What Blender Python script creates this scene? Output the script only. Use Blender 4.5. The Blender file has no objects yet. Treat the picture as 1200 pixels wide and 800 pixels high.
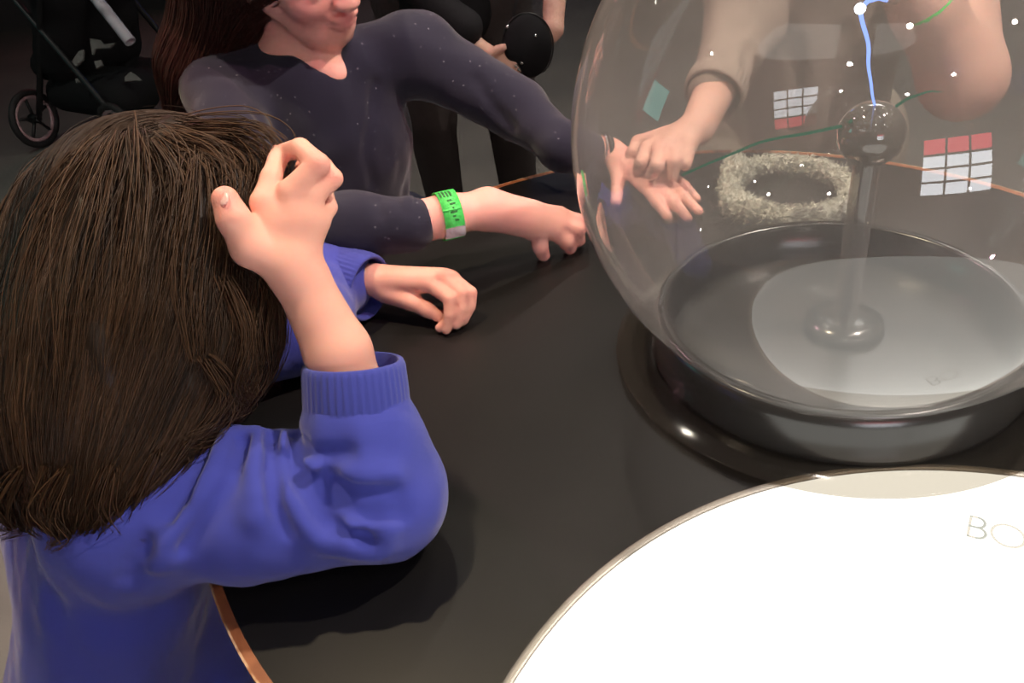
import bpy, bmesh, math, random
import numpy as np
from mathutils import Vector, Matrix
random.seed(7)
RNG = np.random.default_rng(7)
sc = bpy.context.scene
COL = sc.collection
PI = math.pi

# ---------------------------------------------------------------- camera
F_PX, CAM_H, TZ = 950.0, 1.27, 0.72           # focal length in pixels, camera height, table height
_p, _r = math.radians(35), math.radians(-8)
FW = np.array([0, math.cos(_p), -math.sin(_p)])
_rt = np.array([1.0, 0, 0]); _up = np.cross(_rt, FW)
RT = _rt * math.cos(_r) + _up * math.sin(_r)
UP = -_rt * math.sin(_r) + _up * math.cos(_r)
CAM = np.array([0, 0, CAM_H])
cd = bpy.data.cameras.new('camera'); cam = bpy.data.objects.new('camera', cd); COL.objects.link(cam)
cd.sensor_width = 36.0; cd.lens = 36.0 * F_PX / 1200.0; cd.clip_start = 0.02
m = Matrix.Identity(4)
for i in range(3):
    m[i][0], m[i][1], m[i][2], m[i][3] = RT[i], UP[i], -FW[i], CAM[i]
cam.matrix_world = m
sc.camera = cam

# ---------------------------------------------------------------- world, exposure
w = bpy.data.worlds.new('world'); sc.world = w; w.use_nodes = True
w.node_tree.nodes['Background'].inputs[0].default_value = (0.75, 0.72, 0.70, 1)
w.node_tree.nodes['Background'].inputs[1].default_value = 0.02
vs = sc.view_settings
vs.view_transform = 'Standard'; vs.look = 'None'; vs.gamma = 1.0; vs.use_curve_mapping = False
vs.exposure = 0.0
sc.cycles.denoising_input_passes = 'RGB'

# lamps hang in ceiling_spotlight things further down; (x, y, aim x, y, z, power, colour, cone)
CEIL = 2.85
LAMPS = [
    (1.25, 0.50, -0.05, 0.75, 0.78, 132, (1.0, 0.85, 0.74)),
    (-0.45, 1.0, -0.22, 0.68, 0.95, 85, (1.0, 0.80, 0.53)),
    (-1.3, 2.2, -0.25, 1.2, 0.9, 50, (1.0, 0.42, 0.56)),
    (0.75, 0.25, -0.20, 1.18, 0.98, 60, (1.0, 0.40, 0.50), 32),  # second pink spot, added to brighten the girl's face
    (1.0, 2.3, 0.4, 1.3, 0.8, 12, (1.0, 0.75, 0.66)),
    (-2.3, 0.7, -1.35, 0.95, 0.0, 105, (1.0, 0.93, 0.82), 44),
    (1.6, 0.8, 0.5, 0.9, 0.8, 14, (1.0, 0.86, 0.72)),
    (0.3, 3.2, 0.2, 2.6, 0.0, 20, (1.0, 0.72, 0.66)),
    (-2.2, 3.0, -2.0, 4.0, 0.0, 16, (0.9, 0.95, 0.9)),
    (0.0, 1.9, 0.2, 1.4, 0.7, 8, (1.0, 0.86, 0.72)),
    (1.9, 2.2, 1.4, 2.0, 0.0, 12, (1.0, 0.86, 0.72)),
    (2.4, 1.0, 1.8, 1.2, 0.0, 12, (1.0, 0.86, 0.72)),
    (1.2, -0.8, 1.0, -0.4, 0.0, 10, (1.0, 0.86, 0.72)),
    (-0.7, -0.9, -0.6, -0.4, 0.0, 10, (1.0, 0.86, 0.72)),
    (2.2, -0.4, 1.8, 0.0, 0.0, 10, (1.0, 0.86, 0.72)),
    (0.10, -0.60, 0.10, -0.40, 0.0, 5, (1.0, 0.86, 0.72)),
    (1.60, -1.20, 1.60, -1.00, 0.0, 5, (1.0, 0.86, 0.72)),
    (0.50, -1.60, 0.50, -1.40, 0.0, 5, (1.0, 0.86, 0.72)),
    (2.90, 0.30, 2.90, 0.50, 0.0, 5, (1.0, 0.86, 0.72)),
    (2.60, 1.90, 2.60, 2.10, 0.0, 5, (1.0, 0.86, 0.72)),
    (-0.20, -1.90, -0.20, -1.70, 0.0, 5, (1.0, 0.86, 0.72)),
    (1.50, 1.60, 1.50, 1.80, 0.0, 5, (1.0, 0.86, 0.72)),
    (0.70, 1.30, 0.70, 1.50, 0.0, 5, (1.0, 0.86, 0.72)),
    (-1.10, -1.40, -1.10, -1.20, 0.0, 5, (1.0, 0.86, 0.72)),
    (3.20, -1.00, 3.20, -0.80, 0.0, 5, (1.0, 0.86, 0.72)),
]

# ---------------------------------------------------------------- helpers
def ray(x, y): return FW + ((x - 600) / F_PX) * RT - ((y - 400) / F_PX) * UP
def D(x, y, t): return CAM + t * ray(x, y)
def Zp(x, y, z):
    d = ray(x, y); return CAM + (z - CAM_H) / d[2] * d

def tag(o, label=None, cat=None, group=None, kind=None):
    for k, v in (('label', label), ('category', cat), ('group', group), ('kind', kind)):
        if v: o[k] = v
    return o
def empty(name, loc=(0, 0, 0)):
    o = bpy.data.objects.new(name, None); o.empty_display_size = 0.05; COL.objects.link(o); o.location = [float(v) for v in loc]
    return o
def link(name, me, mat, parent=None):
    o = bpy.data.objects.new(name, me); COL.objects.link(o)
    if mat is not None and not me.materials: me.materials.append(mat)
    if parent is not None:
        o.parent = parent
        if parent.type == 'EMPTY': o.matrix_parent_inverse = Matrix.Translation(-parent.location)   # mesh parts sit at the world origin
    return o
def from_bm(name, bm, mat, parent=None, smooth=True):
    bmesh.ops.recalc_face_normals(bm, faces=bm.faces[:])
    me = bpy.data.meshes.new(name); bm.to_mesh(me); bm.free()
    if smooth:
        me.shade_smooth()
    return link(name, me, mat, parent)
def arrays(name, V, Fq, mat, parent=None, attrs=None, smooth=True):
    me = bpy.data.meshes.new(name)
    n = Fq.shape[1]
    me.vertices.add(len(V)); me.vertices.foreach_set('co', np.ascontiguousarray(V, dtype=np.float32).ravel())
    me.loops.add(Fq.size); me.loops.foreach_set('vertex_index', np.ascontiguousarray(Fq, dtype=np.int32).ravel())
    me.polygons.add(len(Fq)); me.polygons.foreach_set('loop_start', np.arange(0, Fq.size, n, dtype=np.int32))
    me.polygons.foreach_set('loop_total', np.full(len(Fq), n, dtype=np.int32))
    me.update(calc_edges=True); me.validate()
    for k, v in (attrs or {}).items():
        a = me.attributes.new(k, 'FLOAT', 'POINT'); a.data.foreach_set('value', v.astype(np.float32))
    if smooth: me.shade_smooth()
    return link(name, me, mat, parent)

# ---- signed distance modelling: smooth unions of tapered limbs, meshed with surface nets
def rc(a, b, r1, r2, k=0.01): return ('rc', np.array(a, float), np.array(b, float), r1, r2, k)
def el(c, rad, R=None, k=0.01): return ('el', np.array(c, float), np.array(rad, float), np.eye(3) if R is None else np.array(R, float), k)
def cut(c, rad, R=None, k=0.005): return ('cut', np.array(c, float), np.array(rad, float), np.eye(3) if R is None else np.array(R, float), k)
def groove(a, b, r, k=0.006): return ('gr', np.array(a, float), np.array(b, float), r, r, k)
def chain(pts, radii, k=0.006): return [rc(pts[i], pts[i + 1], radii[i], radii[i + 1], k) for i in range(len(pts) - 1)]
def d_rc(P, a, b, r1, r2):
    ab = b - a; L2 = max(float(ab @ ab), 1e-12)
    t = np.clip(((P - a) @ ab) / L2, 0, 1)
    q = P - a - t[..., None] * ab
    return np.sqrt((q * q).sum(-1)) - (r1 + (r2 - r1) * t)
def d_el(P, c, rad, R):
    q = (P - c) @ R.T
    k0 = np.sqrt(((q / rad) ** 2).sum(-1)); k1 = np.sqrt(((q / rad ** 2) ** 2).sum(-1))
    return np.where(k1 > 1e-9, k0 * (k0 - 1) / np.maximum(k1, 1e-9), -rad.min())
def prim_d(P, p):
    if p[0] in ('rc', 'gr'): return d_rc(P, *p[1:5])
    if p[0] in ('lo', 'hi'):          # one groove / one ridge along many short segments
        d = None
        for a, b in zip(p[1], p[2]):
            e = d_rc(P, a, b, p[3], p[3]); d = e if d is None else np.minimum(d, e)
        return d
    return d_el(P, *p[1:4])
def combine(d, e, p):
    k = p[-1]
    if p[0] in ('cut', 'gr', 'lo'):
        h = np.maximum(k - np.abs(-e - d), 0) / k
        return np.maximum(d, -e) + h * h * k * 0.25
    h = np.maximum(k - np.abs(d - e), 0) / k
    return np.minimum(d, e) - h * h * k * 0.25
def prim_box(p):
    if p[0] in ('rc', 'gr'):
        m_ = max(p[3], p[4]); lo = np.minimum(p[1], p[2]) - m_; hi = np.maximum(p[1], p[2]) + m_
    elif p[0] in ('lo', 'hi'):
        lo = np.minimum(p[1], p[2]).min(0) - p[3]; hi = np.maximum(p[1], p[2]).max(0) + p[3]
    else:
        m_ = p[2].max(); lo = p[1] - m_; hi = p[1] + m_
    return lo, hi
def sdf_at(prims, P):
    d = np.full(P.shape[:-1], 1.0)
    for p in prims: d = combine(d, prim_d(P, p), p)
    return d
def trace(prims, x, y, t0=0.3, t1=2.4):
    ts = np.linspace(t0, t1, 2200); P = CAM + ts[:, None] * ray(x, y)
    s = sdf_at(prims, P) < 0
    i = int(np.argmax(s)); return P[i] if s.any() else None
def surf(prims, h, disp=None, smooth=1):
    bl = [prim_box(p) for p in prims if p[0] not in ('cut', 'gr', 'lo')]
    lo = np.min([b[0] for b in bl], 0) - 5 * h - 0.006; hi = np.max([b[1] for b in bl], 0) + 5 * h + 0.006
    n = np.ceil((hi - lo) / h).astype(int) + 1
    ax = [lo[i] + h * np.arange(n[i]) for i in range(3)]
    G = np.full(tuple(n), 0.5, dtype=np.float64)
    for p in prims:
        bo, bh = prim_box(p); mg = p[-1] + 3 * h + 0.008
        s = [slice(max(0, int((bo[i] - mg - lo[i]) / h)), min(n[i], int((bh[i] + mg - lo[i]) / h) + 2)) for i in range(3)]
        if any(q.stop <= q.start for q in s): continue
        P = np.stack(np.meshgrid(ax[0][s[0]], ax[1][s[1]], ax[2][s[2]], indexing='ij'), -1)
        G[tuple(s)] = combine(G[tuple(s)], prim_d(P, p), p)
    if disp is not None:
        m_ = np.abs(G) < 0.02
        idx = np.argwhere(m_); G[m_] -= disp(lo + idx * h)
    ins = G < 0
    c = np.zeros(tuple(n - 1), np.int8)
    for i in (0, 1):
        for j in (0, 1):
            for k in (0, 1): c += ins[i:n[0] - 1 + i, j:n[1] - 1 + j, k:n[2] - 1 + k]
    act = np.argwhere((c > 0) & (c < 8))
    vid = np.full(tuple(n - 1), -1, np.int64); vid[tuple(act.T)] = np.arange(len(act))
    acc = np.zeros((len(act), 3)); cnt = np.zeros(len(act))
    corners = [(i, j, k) for i in (0, 1) for j in (0, 1) for k in (0, 1)]
    for A in corners:
        for ax_ in range(3):
            if A[ax_]: continue
            B = list(A); B[ax_] = 1
            ga = G[act[:, 0] + A[0], act[:, 1] + A[1], act[:, 2] + A[2]]
            gb = G[act[:, 0] + B[0], act[:, 1] + B[1], act[:, 2] + B[2]]
            x = (ga < 0) != (gb < 0)
            t = np.where(x, ga / np.where(x, ga - gb, 1), 0)
            pos = np.tile(np.array(A, float), (len(act), 1)); pos[:, ax_] += t
            acc[x] += pos[x]; cnt[x] += 1
    V = lo + h * (act + acc / np.maximum(cnt, 1)[:, None])
    quads = []
    for ax_ in range(3):
        u, v = (ax_ + 1) % 3, (ax_ + 2) % 3
        sl0 = [slice(None)] * 3; sl1 = [slice(None)] * 3
        sl0[ax_] = slice(0, -1); sl1[ax_] = slice(1, None)
        e = np.argwhere(ins[tuple(sl0)] != ins[tuple(sl1)])
        e = e[(e[:, u] > 0) & (e[:, v] > 0) & (e[:, u] < n[u] - 1) & (e[:, v] < n[v] - 1)]
        flip = ~ins[tuple(e.T)]
        q = []
        for du, dv in ((1, 1), (0, 1), (0, 0), (1, 0)):
            f = e.copy(); f[:, u] -= du; f[:, v] -= dv
            q.append(vid[tuple(f.T)])
        q = np.stack(q, 1); q[flip] = q[flip][:, ::-1]
        quads.append(q)
    Q = np.concatenate(quads)
    for _ in range(smooth):
        s = np.zeros_like(V); nn = np.zeros(len(V))
        for a, b in ((0, 1), (1, 2), (2, 3), (3, 0)):
            for ii, jj in ((a, b), (b, a)):
                nn += np.bincount(Q[:, ii], minlength=len(V))
                for d_ in range(3): s[:, d_] += np.bincount(Q[:, ii], weights=V[Q[:, jj], d_], minlength=len(V))
        V = 0.45 * V + 0.55 * s / np.maximum(nn, 1)[:, None]
    return V, Q
def cat(*vq):
    V, Q, o = [], [], 0
    for v, q in vq:
        V.append(v); Q.append(q + o); o += len(v)
    return np.concatenate(V), np.concatenate(Q)
def waves(seed, scale, amp, n=7, aniso=(1, 1, 1)):
    g = np.random.default_rng(seed); K = g.normal(size=(n, 3)) * np.array(aniso) * scale; ph = g.uniform(0, 6.28, n)
    def f(P): return amp * sum(np.sin(P @ K[i] + ph[i] + 1.3 * np.sin(P @ K[(i + 1) % n] * 0.5)) for i in range(n)) / math.sqrt(n)
    return f

def lathe(name, prof, mat, parent=None, c=(0, 0, 0), n=96, smooth=True):
    bm = bmesh.new(); rows = []
    for r, z in prof:
        if r < 1e-6: rows.append([bm.verts.new((c[0], c[1], c[2] + z))])
        else: rows.append([bm.verts.new((c[0] + r * math.cos(2 * PI * i / n), c[1] + r * math.sin(2 * PI * i / n), c[2] + z)) for i in range(n)])
    for a, b in zip(rows[:-1], rows[1:]):
        for i in range(n):
            j = (i + 1) % n
            if len(a) == 1 and len(b) > 1: bm.faces.new((a[0], b[i], b[j]))
            elif len(b) == 1 and len(a) > 1: bm.faces.new((a[i], a[j], b[0]))
            elif len(a) > 1: bm.faces.new((a[i], a[j], b[j], b[i]))
    return from_bm(name, bm, mat, parent, smooth)
def tube_arrays(paths, radii, sides=6):
    """paths: list of (n,3); radii: list of (n,) -> V, Q"""
    Vs, Qs, o = [], [], 0
    for P, R in zip(paths, radii):
        P = np.asarray(P, float); n = len(P)
        T = np.gradient(P, axis=0); T /= np.linalg.norm(T, axis=1)[:, None] + 1e-12
        ref = np.array([0.31, 0.2, 0.93]); ref = ref if abs(T[0] @ ref) < 0.9 else np.array([0.9, 0.3, 0.1])
        U = np.cross(T, ref); U /= np.linalg.norm(U, axis=1)[:, None] + 1e-12; W = np.cross(T, U)
        a = np.arange(sides) * 2 * PI / sides
        ring = P[:, None] + R[:, None, None] * (np.cos(a)[None, :, None] * U[:, None] + np.sin(a)[None, :, None] * W[:, None])
        Vs.append(ring.reshape(-1, 3))
        i = np.arange(n - 1)[:, None] * sides; s = np.arange(sides)[None]; s2 = (s + 1) % sides
        Qs.append(np.stack([i + s, i + s2, i + sides + s2, i + sides + s], -1).reshape(-1, 4) + o)
        if sides == 4 or sides == 6:   # end caps
            for base, rv in ((0, True), ((n - 1) * sides, False)):
                idx = [base + t for t in range(sides)]
                if rv: idx = idx[::-1]
                Qs.append(np.array([idx[:4]]) + o)
                if sides == 6: Qs.append(np.array([[idx[0], idx[3], idx[4], idx[5]]]) + o)
        o += n * sides
    return np.concatenate(Vs), np.concatenate(Qs)
def tube(name, pts, r, mat, parent=None, sides=6, smooth_n=0):
    P = np.array(pts, float)
    if smooth_n:
        t = np.linspace(0, len(P) - 1, smooth_n); i = np.clip(t.astype(int), 0, len(P) - 2); f = (t - i)[:, None]
        P0, P1, P2, P3 = P[np.maximum(i - 1, 0)], P[i], P[i + 1], P[np.minimum(i + 2, len(P) - 1)]
        P = 0.5 * (2 * P1 + (P2 - P0) * f + (2 * P0 - 5 * P1 + 4 * P2 - P3) * f ** 2 + (3 * P1 - P0 - 3 * P2 + P3) * f ** 3)
    R = np.full(len(P), r) if np.isscalar(r) else np.interp(np.linspace(0, 1, len(P)), np.linspace(0, 1, len(r)), r)
    V, Q = tube_arrays([P], [R], sides)
    return arrays(name, V, Q, mat, parent)
def box(name, c, s, mat, parent=None, bev=0.0, R=None):
    bm = bmesh.new(); bmesh.ops.create_cube(bm, size=1)
    bmesh.ops.scale(bm, vec=s, verts=bm.verts[:])
    if bev: bmesh.ops.bevel(bm, geom=bm.edges[:], offset=bev, segments=2, affect='EDGES', profile=0.5)
    if R is not None: bmesh.ops.rotate(bm, matrix=Matrix(R).to_3x3() if not isinstance(R, Matrix) else R, verts=bm.verts[:])
    bmesh.ops.translate(bm, vec=[float(v) for v in c], verts=bm.verts[:])
    return from_bm(name, bm, mat, parent, smooth=False)

# ---------------------------------------------------------------- materials
def mat(name, col, rough=0.6, spec=0.5, metal=0.0, noise=None, bump=None, emit=None, sheen=0.0, sss=0.0):
    mt = bpy.data.materials.new(name); mt.use_nodes = True; nt = mt.node_tree; b = nt.nodes['Principled BSDF']
    b.inputs['Base Color'].default_value = (*col, 1); b.inputs['Roughness'].default_value = rough
    b.inputs['Specular IOR Level'].default_value = spec; b.inputs['Metallic'].default_value = metal
    if sheen: b.inputs['Sheen Weight'].default_value = sheen
    if sss:
        b.inputs['Subsurface Weight'].default_value = sss; b.inputs['Subsurface Radius'].default_value = (0.012, 0.004, 0.002); b.inputs['Subsurface Scale'].default_value = 1.0
    if emit: b.inputs['Emission Color'].default_value = (*emit[0], 1); b.inputs['Emission Strength'].default_value = emit[1]
    tc = nt.nodes.new('ShaderNodeTexCoord')
    if noise:   # (scale, second colour, contrast low, high)
        nz = nt.nodes.new('ShaderNodeTexNoise'); nz.inputs['Scale'].default_value = noise[0]; nz.inputs['Detail'].default_value = 4
        nt.links.new(tc.outputs['Object'], nz.inputs['Vector'])
        mr = nt.nodes.new('ShaderNodeMapRange'); mr.inputs[1].default_value = noise[2]; mr.inputs[2].default_value = noise[3]
        nt.links.new(nz.outputs['Fac'], mr.inputs[0])
        mx = nt.nodes.new('ShaderNodeMix'); mx.data_type = 'RGBA'; mx.inputs[6].default_value = (*col, 1); mx.inputs[7].default_value = (*noise[1], 1)
        nt.links.new(mr.outputs[0], mx.inputs[0]); nt.links.new(mx.outputs[2], b.inputs['Base Color'])
    if bump:    # (scale, strength, distance)
        nz = nt.nodes.new('ShaderNodeTexNoise'); nz.inputs['Scale'].default_value = bump[0]; nz.inputs['Detail'].default_value = 3
        nt.links.new(tc.outputs['Object'], nz.inputs['Vector'])
        bp = nt.nodes.new('ShaderNodeBump'); bp.inputs['Strength'].default_value = bump[1]; bp.inputs['Distance'].default_value = bump[2]
        nt.links.new(nz.outputs['Fac'], bp.inputs['Height']); nt.links.new(bp.outputs['Normal'], b.inputs['Normal'])
    return mt
def emitter(name, col, s):
    mt = bpy.data.materials.new(name); mt.use_nodes = True; nt = mt.node_tree
    nt.nodes.remove(nt.nodes['Principled BSDF']); e = nt.nodes.new('ShaderNodeEmission')
    e.inputs[0].default_value = (*col, 1); e.inputs[1].default_value = s
    nt.links.new(e.outputs[0], nt.nodes['Material Output'].inputs[0]); return mt
def skin(name, col, red):
    mt = mat(name, col, 0.5, 0.35, bump=(900, 0.06, 0.001), sss=0.25); nt = mt.node_tree; b = nt.nodes['Principled BSDF']
    at = nt.nodes.new('ShaderNodeAttribute'); at.attribute_name = 'red'
    nz = nt.nodes.new('ShaderNodeTexNoise'); nz.inputs['Scale'].default_value = 45
    tc = nt.nodes.new('ShaderNodeTexCoord'); nt.links.new(tc.outputs['Object'], nz.inputs['Vector'])
    ma = nt.nodes.new('ShaderNodeMath'); ma.operation = 'MULTIPLY_ADD'; ma.inputs[1].default_value = 0.5; 
    nt.links.new(nz.outputs['Fac'], ma.inputs[0]); nt.links.new(at.outputs['Fac'], ma.inputs[2])
    sb = nt.nodes.new('ShaderNodeMath'); sb.operation = 'SUBTRACT'; sb.inputs[1].default_value = 0.2; sb.use_clamp = True; nt.links.new(ma.outputs[0], sb.inputs[0])
    mx = nt.nodes.new('ShaderNodeMix'); mx.data_type = 'RGBA'; mx.inputs[6].default_value = (*col, 1); mx.inputs[7].default_value = (*red, 1)
    nt.links.new(sb.outputs[0], mx.inputs[0]); nt.links.new(mx.outputs[2], b.inputs['Base Color']); return mt
def hair_mat(name, c1, c2, rough=0.42):
    mt = mat(name, c1, rough, 0.22); nt = mt.node_tree; b = nt.nodes['Principled BSDF']
    at = nt.nodes.new('ShaderNodeAttribute'); at.attribute_name = 'tint'
    mx = nt.nodes.new('ShaderNodeMix'); mx.data_type = 'RGBA'; mx.inputs[6].default_value = (*c1, 1); mx.inputs[7].default_value = (*c2, 1)
    nt.links.new(at.outputs['Fac'], mx.inputs[0]); nt.links.new(mx.outputs[2], b.inputs['Base Color']); return mt

M = {}
M['floor'] = mat('floor_carpet', (0.20, 0.19, 0.17), 0.9, 0.2, noise=(3, (0.15, 0.145, 0.135), .35, .65), bump=(300, .3, .003))
M['wall'] = mat('wall_paint', (0.06, 0.06, 0.06), 0.8, 0.3, noise=(1.5, (0.045, 0.045, 0.047), .3, .7))
M['ceiling'] = mat('ceiling_paint', (0.025, 0.025, 0.027), 0.9, 0.2, noise=(2, (0.02, 0.02, 0.02), .3, .7))
M['table'] = mat('black_laminate', (0.008, 0.0078, 0.0076), 0.38, 0.25, noise=(6, (0.012, 0.0115, 0.011), .4, .7))
M['wood'] = mat('edge_wood', (0.33, 0.12, 0.05), 0.45, 0.4, noise=(60, (0.22, 0.075, 0.03), .35, .65), bump=(200, .2, .001))
M['chip'] = mat('worn_wood', (0.62, 0.42, 0.25), 0.7, 0.2, noise=(120, (0.35, 0.15, 0.07), .4, .6))
M['drum'] = mat('table_base_paint', (0.035, 0.03, 0.04), 0.6)
M['rim'] = mat('panel_rim_metal', (0.32, 0.31, 0.28), 0.4, 0.5, 0.3)
M['collar'] = mat('collar_black_plastic', (0.035, 0.034, 0.032), 0.22, 0.6)
M['plate'] = mat('frosted_plate', (0.115, 0.105, 0.09), 0.42, 0.4, noise=(14, (0.09, 0.083, 0.072), .35, .65))
M['skin'] = skin('skin_child', (0.83, 0.435, 0.335), (0.76, 0.27, 0.23))
M['skin2'] = skin('skin_girl', (0.83, 0.435, 0.36), (0.75, 0.25, 0.25))
M['skin3'] = skin('skin_adult', (0.66, 0.40, 0.32), (0.55, 0.24, 0.20))
M['hoodie'] = mat('blue_sweatshirt', (0.046, 0.058, 0.33), 0.85, 0.15, noise=(700, (0.054, 0.068, 0.37), .3, .7), bump=(1400, .25, .0008), sheen=0.25)
M['rib'] = mat('blue_rib_knit', (0.046, 0.058, 0.31), 0.85, 0.15, bump=(900, .3, .0008), sheen=0.25)
M['navy'] = mat('navy_dotted_knit', (0.021, 0.0215, 0.038), 0.9, 0.12, bump=(900, .25, .0008), sheen=0.2)
M['trouser'] = mat('dark_violet_trousers', (0.055, 0.045, 0.10), 0.85, 0.15, bump=(600, .2, .001))
M['jeans'] = mat('dark_denim', (0.03, 0.035, 0.055), 0.85, 0.15, bump=(800, .25, .001))
M['beige'] = mat('taupe_cotton', (0.33, 0.27, 0.23), 0.85, 0.2, noise=(9, (0.28, 0.23, 0.2), .3, .7), bump=(700, .2, .001))
M['khaki'] = mat('khaki_trousers', (0.30, 0.27, 0.22), 0.85, 0.2, bump=(700, .2, .001))
M['black'] = mat('black_cloth', (0.012, 0.012, 0.014), 0.85, 0.2, bump=(500, .2, .001))
M['maroon'] = mat('dark_maroon_cloth', (0.05, 0.042, 0.042), 0.85, 0.2, bump=(500, .2, .001))
M['shoe'] = mat('shoe_leather', (0.03, 0.028, 0.028), 0.5)
M['hair'] = hair_mat('brown_hair', (0.0085, 0.0060, 0.0045), (0.088, 0.047, 0.024), 0.46)
M['hair2'] = hair_mat('dark_auburn_hair', (0.03, 0.014, 0.011), (0.085, 0.035, 0.026))
M['hair3'] = hair_mat('black_brown_hair', (0.015, 0.011, 0.009), (0.04, 0.027, 0.02))
M['green'] = mat('green_paper_band', (0.09, 0.72, 0.13), 0.5, 0.3, noise=(300, (0.07, 0.60, 0.11), .4, .6))
M['ink'] = mat('band_ink', (0.02, 0.12, 0.03), 0.6)
M['tab'] = mat('band_tab_paper', (0.78, 0.70, 0.74), 0.5, noise=(200, (0.6, 0.55, 0.6), .4, .6))
M['fluff'] = mat('off_white_plush', (0.55, 0.56, 0.47), 0.95, 0.1, noise=(90, (0.36, 0.38, 0.32), .35, .65), bump=(500, .5, .003), sheen=0.3)
M['eye'] = mat('eye_white', (0.8, 0.78, 0.75), 0.15); M['iris'] = mat('iris_brown', (0.06, 0.03, 0.015), 0.1)
M['plastic'] = mat('black_plastic', (0.015, 0.015, 0.016), 0.45)
M['rubber'] = mat('tyre_rubber', (0.02, 0.018, 0.018), 0.7)
M['hub'] = mat('wheel_rim_grey', (0.55, 0.36, 0.38), 0.4)
M['strollerfab'] = mat('stroller_fabric', (0.012, 0.012, 0.013), 0.9, 0.2)
M['pattern'] = mat('pale_print', (0.16, 0.16, 0.15), 0.9, 0.2)
M['white'] = mat('white_plastic', (0.60, 0.57, 0.62), 0.4)
M['chrome'] = mat('steel', (0.6, 0.6, 0.6), 0.2, 0.5, 1.0)
M['panel'] = emitter('lit_acrylic', (1.0, 0.985, 0.90), 1.7)
M['letter'] = mat('grey_print', (0.25, 0.25, 0.22), 0.6, emit=((0.8, 0.8, 0.72), 0.55))
M['mark'] = mat('pale_grey_print', (0.4, 0.4, 0.4), 0.6, emit=((0.9, 0.9, 0.88), 0.82))
M['plasma_blue'] = emitter('plasma_blue', (0.22, 0.36, 1.0), 1.7)
M['plasma_green'] = emitter('plasma_green', (0.12, 0.50, 0.30), 0.22)
M['plasma_hot'] = emitter('plasma_hot', (0.85, 0.92, 1.0), 7)
M['lampface'] = emitter('lamp_lens', (1.0, 0.9, 0.78), 180)

def glass(name, tint, refl, rough, veil):
    """thin clear wall: see-through with Fresnel reflection and a haze that also stands in for reflected room light"""
    mt = bpy.data.materials.new(name); mt.use_nodes = True; nt = mt.node_tree
    nt.nodes.remove(nt.nodes['Principled BSDF'])
    tr = nt.nodes.new('ShaderNodeBsdfTransparent'); tr.inputs[0].default_value = (*tint, 1)
    gl = nt.nodes.new('ShaderNodeBsdfGlossy'); gl.inputs['Roughness'].default_value = rough; gl.inputs['Color'].default_value = (1, 1, 1, 1)
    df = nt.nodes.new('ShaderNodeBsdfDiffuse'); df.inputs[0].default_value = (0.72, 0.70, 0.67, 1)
    fr = nt.nodes.new('ShaderNodeFresnel'); fr.inputs[0].default_value = 1.5
    mu = nt.nodes.new('ShaderNodeMath'); mu.operation = 'MULTIPLY'; mu.inputs[1].default_value = refl; mu.use_clamp = True
    ge = nt.nodes.new('ShaderNodeNewGeometry'); io = nt.nodes.new('ShaderNodeMapRange')      # thin wall: the inner face reflects like the outer one
    io.inputs[3].default_value = 1.5; io.inputs[4].default_value = 1 / 1.5
    nt.links.new(ge.outputs['Backfacing'], io.inputs[0]); nt.links.new(io.outputs[0], fr.inputs[0])
    nt.links.new(fr.outputs[0], mu.inputs[0])
    m1 = nt.nodes.new('ShaderNodeMixShader'); nt.links.new(mu.outputs[0], m1.inputs[0]); nt.links.new(tr.outputs[0], m1.inputs[1]); nt.links.new(gl.outputs[0], m1.inputs[2])
    m2 = nt.nodes.new('ShaderNodeMixShader'); m2.inputs[0].default_value = veil
    if veil:
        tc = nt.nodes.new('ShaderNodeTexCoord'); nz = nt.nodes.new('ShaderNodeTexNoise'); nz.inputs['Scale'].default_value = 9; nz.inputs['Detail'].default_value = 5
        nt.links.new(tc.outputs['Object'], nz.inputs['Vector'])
        mr = nt.nodes.new('ShaderNodeMapRange'); mr.inputs[1].default_value = .3; mr.inputs[2].default_value = .75; mr.inputs[3].default_value = veil * .8; mr.inputs[4].default_value = veil * 1.3
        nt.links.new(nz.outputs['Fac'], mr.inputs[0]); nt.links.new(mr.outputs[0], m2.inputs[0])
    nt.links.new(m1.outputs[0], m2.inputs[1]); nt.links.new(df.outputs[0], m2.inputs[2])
    nt.links.new(m2.outputs[0], nt.nodes['Material Output'].inputs[0]); return mt
M['glass'] = glass('globe_glass', (0.97, 0.97, 0.97), 1.5, 0.015, 0.12)  # smudge haze, raised to paint in the grey reflection of the room
M['acrylic'] = glass('smoked_acrylic', (0.72, 0.69, 0.65), 0.5, 0.08, 0.012)
M['stemglass'] = glass('stem_glass', (0.62, 0.60, 0.57), 1.5, 0.05, 0.14)
M['electrode'] = glass('electrode_glass', (0.50, 0.49, 0.46), 2.2, 0.03, 0.10)
M['pane'] = emitter('window_daylight', (0.92, 0.95, 1.0), 10)
M['redlit'] = emitter('red_lit_panel', (1.0, 0.08, 0.12), 7)

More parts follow.
